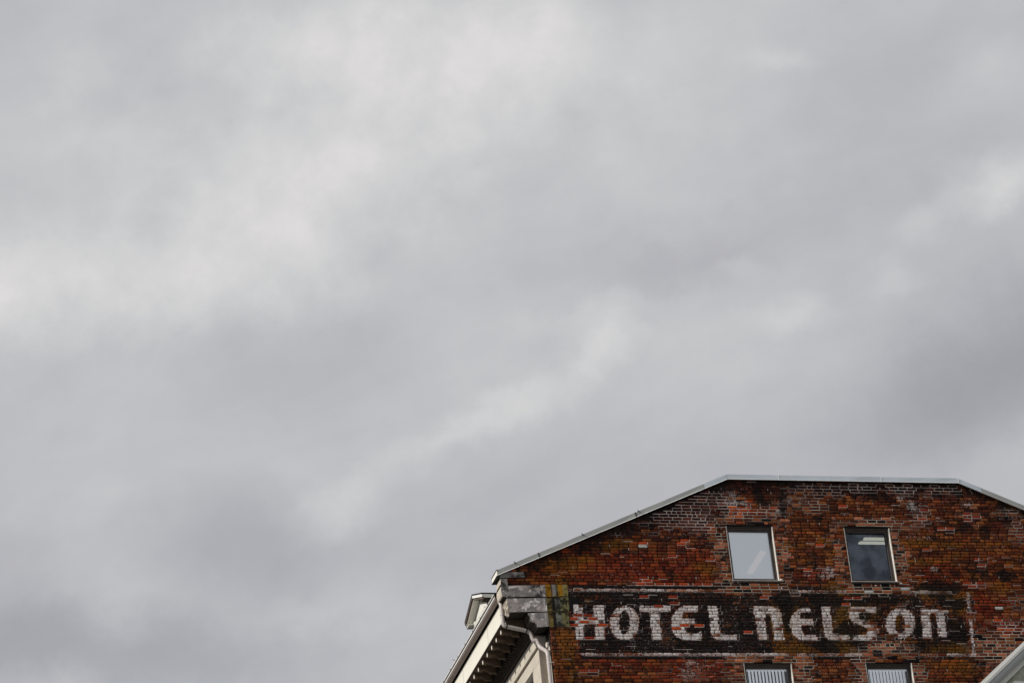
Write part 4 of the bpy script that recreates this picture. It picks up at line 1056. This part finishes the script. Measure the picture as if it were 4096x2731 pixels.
# shingles along the eave, each a thin uneven tab
first = None
for i in range(75):
    y = 0.42 + i * 0.2
    if y > 15.8: break
    if first is None:
        s = Geo(); s.add([(-1.0, y, ev + 0.004), (-0.99, y + 0.185, ev - 0.002), (-0.75, y + 0.19, ev + 0.10), (-0.75, y, ev + 0.10), (-1.0, y, ev + 0.020), (-0.985, y + 0.185, ev + 0.016), (-0.75, y + 0.19, ev + 0.118), (-0.75, y, ev + 0.116)],
                         [(0,1,2,3)[::-1], (4,5,6,7), (0,1,5,4), (1,2,6,5), (2,3,7,6), (3,0,4,7)])
        first = s.part('eave_shingle', M['shingle'], roof); f0 = y
    else: copy_at(first, ((rnd.random() - 0.5) * 0.02, y - f0, (rnd.random() - 0.4) * 0.012), roof)
g = Geo()
for i in range(60):
    y = 0.8 + rnd.random() * 9; x = -1.0 + rnd.random() * 0.03; z = ev + 0.015; s = 0.01 + rnd.random() * 0.018
    g.add([(x - s, y, z), (x, y - s * 1.6, z), (x + s, y, z), (x, y + s * 1.6, z), (x, y, z + s)], [(0,1,4),(1,2,4),(2,3,4),(3,0,4)])
for y in (4.35,):
    g.tube([(-1.0, y, ev + 0.01), (-1.02, y + 0.02, ev + 0.02), (-1.05, y + 0.03, ev + 0.025), (-1.07, y + 0.03, ev + 0.045)], 0.005, 5)
g.part('moss', M['moss'], roof, kind='stuff')

# ---- eave of the left front: gutter, fascia, brackets, dentils, frieze
YE = 14.0
g = Geo()
gp = [(-0.900, 22.790), (-0.905, 22.640), (-0.925, 22.615), (-0.965, 22.622), (-1.000, 22.660), (-1.012, 22.700), (-1.012, 22.735), (-1.030, 22.745), (-1.030, 22.770), (-1.022, 22.772), (-1.020, 22.750), (-1.004, 22.742), (-1.0, 22.70), (-0.98, 22.655), (-0.925, 22.630), (-0.915, 22.79)]
g.prism_y(gp, 0.385, YE)
gutter = g.part('gutter', M['gutter'], hotel)
g = Geo()
g.prism_y([(-1.034, 22.762), (-1.018, 22.762), (-1.018, 22.778), (-1.034, 22.778)], 0.385, YE)
g.part('gutter_rim', M['white'], gutter)
g = Geo(); g.prism_y([(-1.0175, 22.695), (-1.0135, 22.693), (-1.0135, 22.722), (-1.0175, 22.724)], 0.385, YE)  # white strip paints a highlight along the gutter front
g.part('gutter_lit_strip', M['white'], gutter)
first = None
for i in range(16):
    y = 0.9 + i * 0.78
    if first is None:
        s = Geo(); s.box(-1.036, -0.90, y, y + 0.022, 22.779, 22.784); s.box(-1.040, -1.035, y, y + 0.022, 22.755, 22.784)
        first = s.part('gutter_clip', M['iron'], gutter); f0 = y
    else: copy_at(first, (0, y - f0, 0), gutter)
# fascia of flat cream panels with open joints
ys_ = [0.385, 1.80, 4.30, 6.75, 9.2, 11.65, 14.0]
for a, b in zip(ys_, ys_[1:]):
    g = Geo(); g.box(-0.875, -0.845, a + 0.012, b - 0.012, 22.195, 22.605, 0.002)
    g.part('fascia_panel', M['cream'], hotel)
g = Geo(); g.box(-0.868, -0.846, 0.385, YE, 22.178, 22.1945); g.box(-0.843, -0.80, 0.385, YE, 22.20, 22.79)
g.part('fascia_backing', M['mould'], hotel)
# soffit planks
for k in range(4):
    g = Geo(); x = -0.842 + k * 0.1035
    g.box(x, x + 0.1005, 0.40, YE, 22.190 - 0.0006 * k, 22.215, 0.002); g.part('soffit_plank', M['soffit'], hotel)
# scrolled brackets
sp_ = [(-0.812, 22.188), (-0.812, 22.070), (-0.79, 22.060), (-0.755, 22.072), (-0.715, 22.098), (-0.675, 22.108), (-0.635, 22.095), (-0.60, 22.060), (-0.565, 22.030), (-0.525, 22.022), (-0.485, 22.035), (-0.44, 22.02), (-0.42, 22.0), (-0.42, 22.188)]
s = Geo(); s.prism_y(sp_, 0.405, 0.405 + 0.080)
first = s.part('bracket', M['soffit'], hotel)  # brown body colour stands in for the shade on the brackets
s = Geo(); s.box(-0.818, -0.8125, 0.41, 0.41 + 0.068, 22.076, 22.176, 0.001)  # cream plate paints in the sunlit bracket front
face = s.part('bracket_lit_face', M['cream'], first)
for i in range(1, 30):
    c = copy_at(first, (0, i * 0.4435, 0)); copy_at(face, (0, 0, 0), c)
# bed mould and dentils
g = Geo()
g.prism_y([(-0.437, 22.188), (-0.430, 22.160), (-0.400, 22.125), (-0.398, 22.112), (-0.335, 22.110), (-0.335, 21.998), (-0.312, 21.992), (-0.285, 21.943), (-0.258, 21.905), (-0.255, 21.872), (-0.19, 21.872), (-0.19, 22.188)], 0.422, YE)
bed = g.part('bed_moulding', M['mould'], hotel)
s = Geo(); s.box(-0.400, -0.336, 0.44, 0.52, 22.000, 22.108, 0.004)
first = s.part('dentil', M['mould'], bed)
for i in range(1, 90):
    if 0.44 + i * 0.15 > YE - 0.1: break
    copy_at(first, (0, i * 0.15, 0), bed)
g = Geo(); g.prism_y([(-0.262, 21.874), (-0.256, 21.874), (-0.256, 21.892), (-0.262, 21.892)], 0.43, YE); g.part('moulding_edge', M['soffit'], bed)
# frieze of ashlar
FX = -0.16                                   # face of the front wall
y = 0.425
while y < YE:
    L_ = 0.62 if y < 0.5 else 0.98
    g = Geo(); g.box(FX - 0.04, 0.10, y + 0.003, min(y + L_, YE) - 0.003, 21.604, 21.870, 0.003)
    g.part('frieze_stone', M['limestone'], hotel)
    y += L_
g = Geo(); g.box(FX + 0.03, 0.1, 0.43, YE, 21.560, 21.603); g.part('frieze_shadow_strip', M['mould'], hotel)  # dark strip standing in for the shadow under the frieze
# ashlar wall below it, with window openings
wins = [(1.04, 2.24), (3.7, 4.9), (6.35, 7.55), (9.0, 10.2), (11.6, 12.8)]
zr = [21.560, 21.30, 20.98, 20.66, 20.34, 20.02]
for j in range(len(zr) - 1):
    zt, zb = zr[j], zr[j + 1]
    edges = [0.42] + ([] if j == 0 else [e for w_ in wins for e in w_]) + [YE]
    spans = list(zip(edges[0::2], edges[1::2]))
    for (a, b) in spans:
        n = max(1, round((b - a) / (0.9 if j == 0 else 0.62)))
        st = (b - a) / n
        for i in range(n):
            g = Geo(); g.box(FX, 0.10, a + i*st + 0.002, a + (i+1)*st - 0.002, zb + 0.002, zt - 0.002, 0.002)
            g.part('ashlar', M['limestone'], hotel)
g = Geo()
for a, b in zip([0.42] + [w_[1] for w_ in wins], [w_[0] for w_ in wins] + [YE]): g.box(FX, 0.10, a, b, 0, 20.019)
g.box(FX + 0.15, 0.10, 0.421, 0.44, 20.0, 21.6)
g.part('ashlar_wall', M['limestone'], hotel)
for (a, b) in wins:
    g = Geo(); g.box(0.0, 0.04, a, b, 19.0, 21.30)
    w = g.part('side_window', M['frame'], hotel)
    g = Geo(); g.box(-0.015, -0.001, a + 0.08, b - 0.08, 19.1, 21.22); g.part('pane', M['glass'], w)
# the end of the front wall that faces the gable: grey brown stones
zr2 = [21.60, 21.20, 20.68, 20.16]
for a, b in zip(zr2, zr2[1:]):
    g = Geo(); g.box(FX + 0.003, -0.045, 0.395, 0.419, b + 0.002, a - 0.002, 0.002); g.part('return_stone', M['brownstone'], hotel)
zr3 = [21.52, 21.10, 20.6, 20.1]
for a, b in zip(zr3, zr3[1:]):
    g = Geo(); g.box(0.006, 0.03, 0.10, 0.418, b + 0.002, a - 0.002, 0.002); g.part('recess_stone', M['limestone'], hotel)
g = Geo(); g.box(0.031, 0.4, 0.095, 0.42, 0, 21.868); g.part('recess_wall', M['mould'], hotel)
g = Geo(); g.box(-0.035, 0.03, 0.20, 0.30, 21.52, 21.64, 0.015); g.part('broken_bracket', M['peeled'], hotel)

# ---- downspout
def smooth_path(pts, k=5, rad=0.35):
    out = [Vector(pts[0])]
    for i in range(1, len(pts) - 1):
        p, q, r_ = Vector(pts[i-1]), Vector(pts[i]), Vector(pts[i+1])
        a = q + (p - q).normalized() * min(rad, (p-q).length * 0.45); b = q + (r_ - q).normalized() * min(rad, (r_-q).length * 0.45)
        for t in range(k + 1):
            s = t / k; out.append(a.lerp(q, s).lerp(q.lerp(b, s), s))
    out.append(Vector(pts[-1])); return out
g = Geo()
path = [(-0.925, 0.43, 22.66), (-0.893, 0.36, 22.55), (-0.890, 0.35, 22.06), (-0.80, 0.35, 22.035), (-0.315, 0.35, 21.925), (-0.270, 0.34, 21.70), (-0.205, 0.30, 21.735), (-0.170, 0.28, 21.56), (-0.070, 0.050, 21.365), (-0.066, 0.046, 21.22), (-0.064, 0.046, 0.15)]
pp = smooth_path(path, 5, 0.10)
rad_ = [0.0445 + 0.0025 * math.sin(i * 2.6) * (1 if 3 < i < len(pp) - 3 else 0) for i in range(len(pp))]
g.tube(pp, rad_, 12)
spout = g.part('downspout', M['spout'], hotel, smooth=True)
for (p, d) in (((-0.891, 0.35, 22.30), 'z'), ((-0.82, 0.35, 22.04), 'x'), ((-0.40, 0.35, 21.944), 'x'), ((-0.11, 0.165, 21.463), 'x'), ((-0.064, 0.046, 21.10), 'z'), ((-0.064, 0.046, 20.3), 'z')):
    g = Geo()
    q = Vector(p); dd = Vector((0, 0, 0.012)) if d == 'z' else Vector((0.012, 0, -0.003))
    g.tube([q - dd, q + dd], 0.0495, 12); g.part('pipe_band', M['iron'] if d == 'x' else M['spout'], spout)
g = Geo(); g.tube([(-0.046, 0.0, 21.10), (-0.02, -0.012, 21.10), (0.03, -0.025, 21.10)], 0.008, 6); g.part('pipe_strap', M['spout'], spout)

# ---- gabled dormer on the left slope
PK, PZ, EZ = 5.0, 24.66, 24.335
DX0, DX1 = -0.33, 3.2
Y0, Y1 = 4.09, 5.91
g = Geo()
th = 0.035
g.add([(DX0-0.02, Y0, EZ), (DX0-0.02, PK, PZ), (DX1, PK, PZ), (DX1, Y0, EZ), (DX0-0.02, Y0, EZ - th), (DX0-0.02, PK, PZ - th), (DX1, PK, PZ - th), (DX1, Y0, EZ - th)],
      [(0,3,2,1), (4,5,6,7), (0,1,5,4), (0,4,7,3), (3,7,6,2)])
g.add([(DX0-0.02, Y1, EZ), (DX0-0.02, PK, PZ), (DX1, PK, PZ), (DX1, Y1, EZ), (DX0-0.02, Y1, EZ - th), (DX0-0.02, PK, PZ - th), (DX1, PK, PZ - th), (DX1, Y1, EZ - th)],
      [(0,1,2,3), (7,6,5,4), (1,0,4,5), (4,0,3,7), (7,3,2,6)])
dormer = g.part('dormer', M['shingle'], hotel)
def rake(y_end, x0, x1, dz0, dz1, mat, name):
    g = Geo(); sgn = 1 if y_end > PK else -1
    a = [(x0, y_end, EZ - dz1), (x0, PK, PZ - dz1), (x0, PK, PZ - dz0), (x0, y_end, EZ - dz0)]
    b = [(x1, p[1], p[2]) for p in a]
    g.add(a + b, [(0,1,2,3), (7,6,5,4), (0,3,7,4), (1,0,4,5), (3,2,6,7), (2,1,5,6)])
    return g.part(name, mat, dormer)
rake(Y0, -0.345, -0.325, 0.036, 0.100, M['white'], 'rake_board')
rake(Y1, -0.345, -0.325, 0.036, 0.085, M['darkwood'], 'rake_board')
rake(Y0, -0.320, -0.290, 0.101, 0.150, M['darkwood'], 'rake_trim')
rake(Y1, -0.320, -0.300, 0.086, 0.135, M['darkwood'], 'rake_trim')
rake(Y0 + 0.02, -0.29, -0.17, 0.100, 0.118, M['darkwood'], 'rake_soffit')
rake(Y1 - 0.02, -0.315, -0.172, 0.136, 0.152, M['offwhite'], 'rake_soffit')
g = Geo(); g.box(-0.32, DX1, Y0, Y0 + 0.02, EZ - 0.115, EZ - 0.037); g.part('eave_board', M['offwhite'], dormer)
g = Geo(); g.box(-0.30, DX1, Y0 + 0.022, Y0 + 0.30, EZ - 0.115, EZ - 0.10); g.part('eave_soffit', M['darkwood'], dormer)
g = Geo(); g.box(-0.315, DX1, Y1 - 0.30, Y1, EZ - 0.175, EZ - 0.155); g.part('eave_soffit', M['offwhite'], dormer)
# front wall, posts, sill, boards
wy0, wy1 = 4.42, 5.68
g = Geo()
g.add([(-0.165, wy0, 23.0), (-0.165, wy1, 23.0), (-0.165, wy1, EZ + 0.0), (-0.165, PK, PZ - 0.13), (-0.165, wy0, EZ + 0.0)] , [(0, 4, 3, 2, 1)])
g.add([(-0.165, wy0, 23.0), (DX1, wy0, 23.0), (DX1, wy0, EZ), (-0.165, wy0, EZ)], [(0, 1, 2, 3)])
g.add([(-0.165, wy1, 23.0), (DX1, wy1, 23.0), (DX1, wy1, EZ), (-0.165, wy1, EZ)], [(3, 2, 1, 0)])
g.part('dormer_wall', M['dormerwall'], dormer)
g = Geo(); g.box(-0.195, -0.167, wy0 - 0.01, wy0 + 0.10, 23.0, 24.12, 0.003); g.part('corner_post', M['white'], dormer)
g = Geo(); g.box(-0.195, -0.167, wy1 - 0.10, wy1 + 0.01, 23.0, 24.25, 0.003); g.part('corner_post', M['white'], dormer)
g = Geo(); g.box(-0.19, -0.167, wy0 + 0.12, wy1 - 0.12, 24.10, 24.20, 0.003); g.part('frieze_board', M['offwhite'], dormer)
for i in range(6):
    g = Geo(); z = 23.30 + i * 0.075
    g.add([(-0.200, wy0 + 0.11, z), (-0.200, wy1 - 0.11, z), (-0.178, wy1 - 0.11, z + 0.07), (-0.178, wy0 + 0.11, z + 0.07), (-0.168, wy0 + 0.11, z), (-0.168, wy1 - 0.11, z)],
          [(1, 0, 3, 2), (0, 1, 5, 4)])
    g.part('siding_board', M['offwhite'] if i % 2 else M['darkwood'], dormer)
g = Geo(); g.box(-0.225, -0.167, wy0 + 0.10, wy1 - 0.10, 23.76, 23.79, 0.003); g.part('dormer_sill', M['white'], dormer)

# ------------------------------------------------------------------ the neighbour's gable in the lower right corner
NY = -12.0
ax_, az_ = 3.981, 16.194                      # a point on the upper edge of the rake
ns = (16.856 - 16.194) / (4.794 - 3.981)      # its slope
nx0, nxr = 0.6, 8.2
def nz(x): return az_ + (x - ax_) * ns
nb_house = thing('gabled_house', ((nx0 + 2 * nxr - nx0) / 2, NY, 0), 'mossy grey green stuccoed gable with white rake moulding, in front of the brick wall', 'building')
ex, rx = nx0, nxr
def rake_run(name, mat, d0, d1, y0, y1, parent, x_a=ex, x_b=rx, mirror=False):
    """board along the rake between depths d0 and d1 below the roof edge (vertical metres)"""
    g = Geo()
    def q(x): return 2 * rx - x if mirror else x
    a = [(q(x_a), y0, nz(x_a) - d1), (q(x_b), y0, nz(x_b) - d1), (q(x_b), y0, nz(x_b) - d0), (q(x_a), y0, nz(x_a) - d0)]
    b = [(p[0], y1, p[2]) for p in a]
    fs = [(0,1,2,3), (7,6,5,4), (0,3,7,4), (1,0,4,5), (3,2,6,7), (2,1,5,6)]
    g.add(a + b, fs); return g.part(name, mat, parent)
for mir in (False, True):
    rake_run('roof_slab', M['steel'], -0.005, 0.022, NY - 0.15, -3.5, nb_house, mirror=mir)
    rake_run('rake_cap', M['white'], 0.0225, 0.036, NY - 0.165, NY - 0.02, nb_house, mirror=mir)
# crown moulding: several canted runs, in lengths with a joint between
def crown(x_a, x_b, mir):
    g = Geo()
    def q(x): return 2 * rx - x if mir else x
    prof = [(0.0365, -0.155), (0.050, -0.150), (0.056, -0.138), (0.085, -0.130), (0.120, -0.118), (0.150, -0.098), (0.165, -0.085), (0.176, -0.080), (0.176, -0.0), (0.0365, 0.0)]
    ring = [[(q(x), NY + dy, nz(x) - d) for (d, dy) in prof] for x in (x_a, x_b)]
    g.sweep(ring); g.part('crown_moulding', M['crown'], nb_house)
for mir in (False, True):
    crown(ex, 4.093, mir); crown(4.098, 7.0, mir); crown(7.005, rx, mir)
    rake_run('frieze_board', M['offwhite'], 0.178, 0.292, NY - 0.035, NY - 0.0, nb_house, mirror=mir)
g = Geo()
W_ = 2 * rx - 2 * ex
g.add([(ex + 0.35, NY, 0), (2*rx - ex - 0.35, NY, 0), (2*rx - ex - 0.35, NY, nz(ex + 0.35) - 0.05), (rx, NY, nz(rx) - 0.05), (ex + 0.35, NY, nz(ex + 0.35) - 0.05),
       (ex + 0.35, -3.6, 0), (2*rx - ex - 0.35, -3.6, 0), (2*rx - ex - 0.35, -3.6, nz(ex + 0.35) - 0.05), (rx, -3.6, nz(rx) - 0.05), (ex + 0.35, -3.6, nz(ex + 0.35) - 0.05)],
      [(0,1,2,3,4), (9,8,7,6,5), (0,4,9,5), (1,6,7,2)])
g.part('stucco_wall', M['stucco'], nb_house)
# uneven pats of stucco
g = Geo(); r2 = random.Random(3)
for i in range(240):
    x = 4.0 + r2.random() * 2.6; z = 15.2 + r2.random() * 2.2
    if z > nz(x) - 0.40: continue
    s = 0.02 + r2.random() * 0.05; n = 7
    vs = [(x + s*(0.7+0.6*r2.random())*math.cos(t*2*math.pi/n), NY - 0.001, z + s*0.6*(0.7+0.6*r2.random())*math.sin(t*2*math.pi/n)) for t in range(n)] + [(x, NY - 0.012, z)]
    g.add(vs, [(t, (t+1) % n, n) for t in range(n)])
g.part('stucco_pats', M['stucco'], nb_house, kind='stuff')
# attic window whose head casing just enters the frame
g = Geo(); g.box(4.45, 6.05, NY - 0.07, NY + 0.02, 16.085, 16.205, 0.008); w = g.part('window', M['white'], nb_house)
g = Geo(); g.box(4.52, 4.64, NY - 0.05, NY + 0.02, 14.6, 16.084, 0.006); g.part('casing', M['white'], w)
g = Geo(); g.box(5.86, 5.98, NY - 0.05, NY + 0.02, 14.6, 16.084, 0.006); g.part('casing', M['white'], w)
g = Geo(); g.box(4.65, 5.85, NY - 0.02, NY - 0.002, 14.6, 16.08); g.part('pane', M['frame'], w)
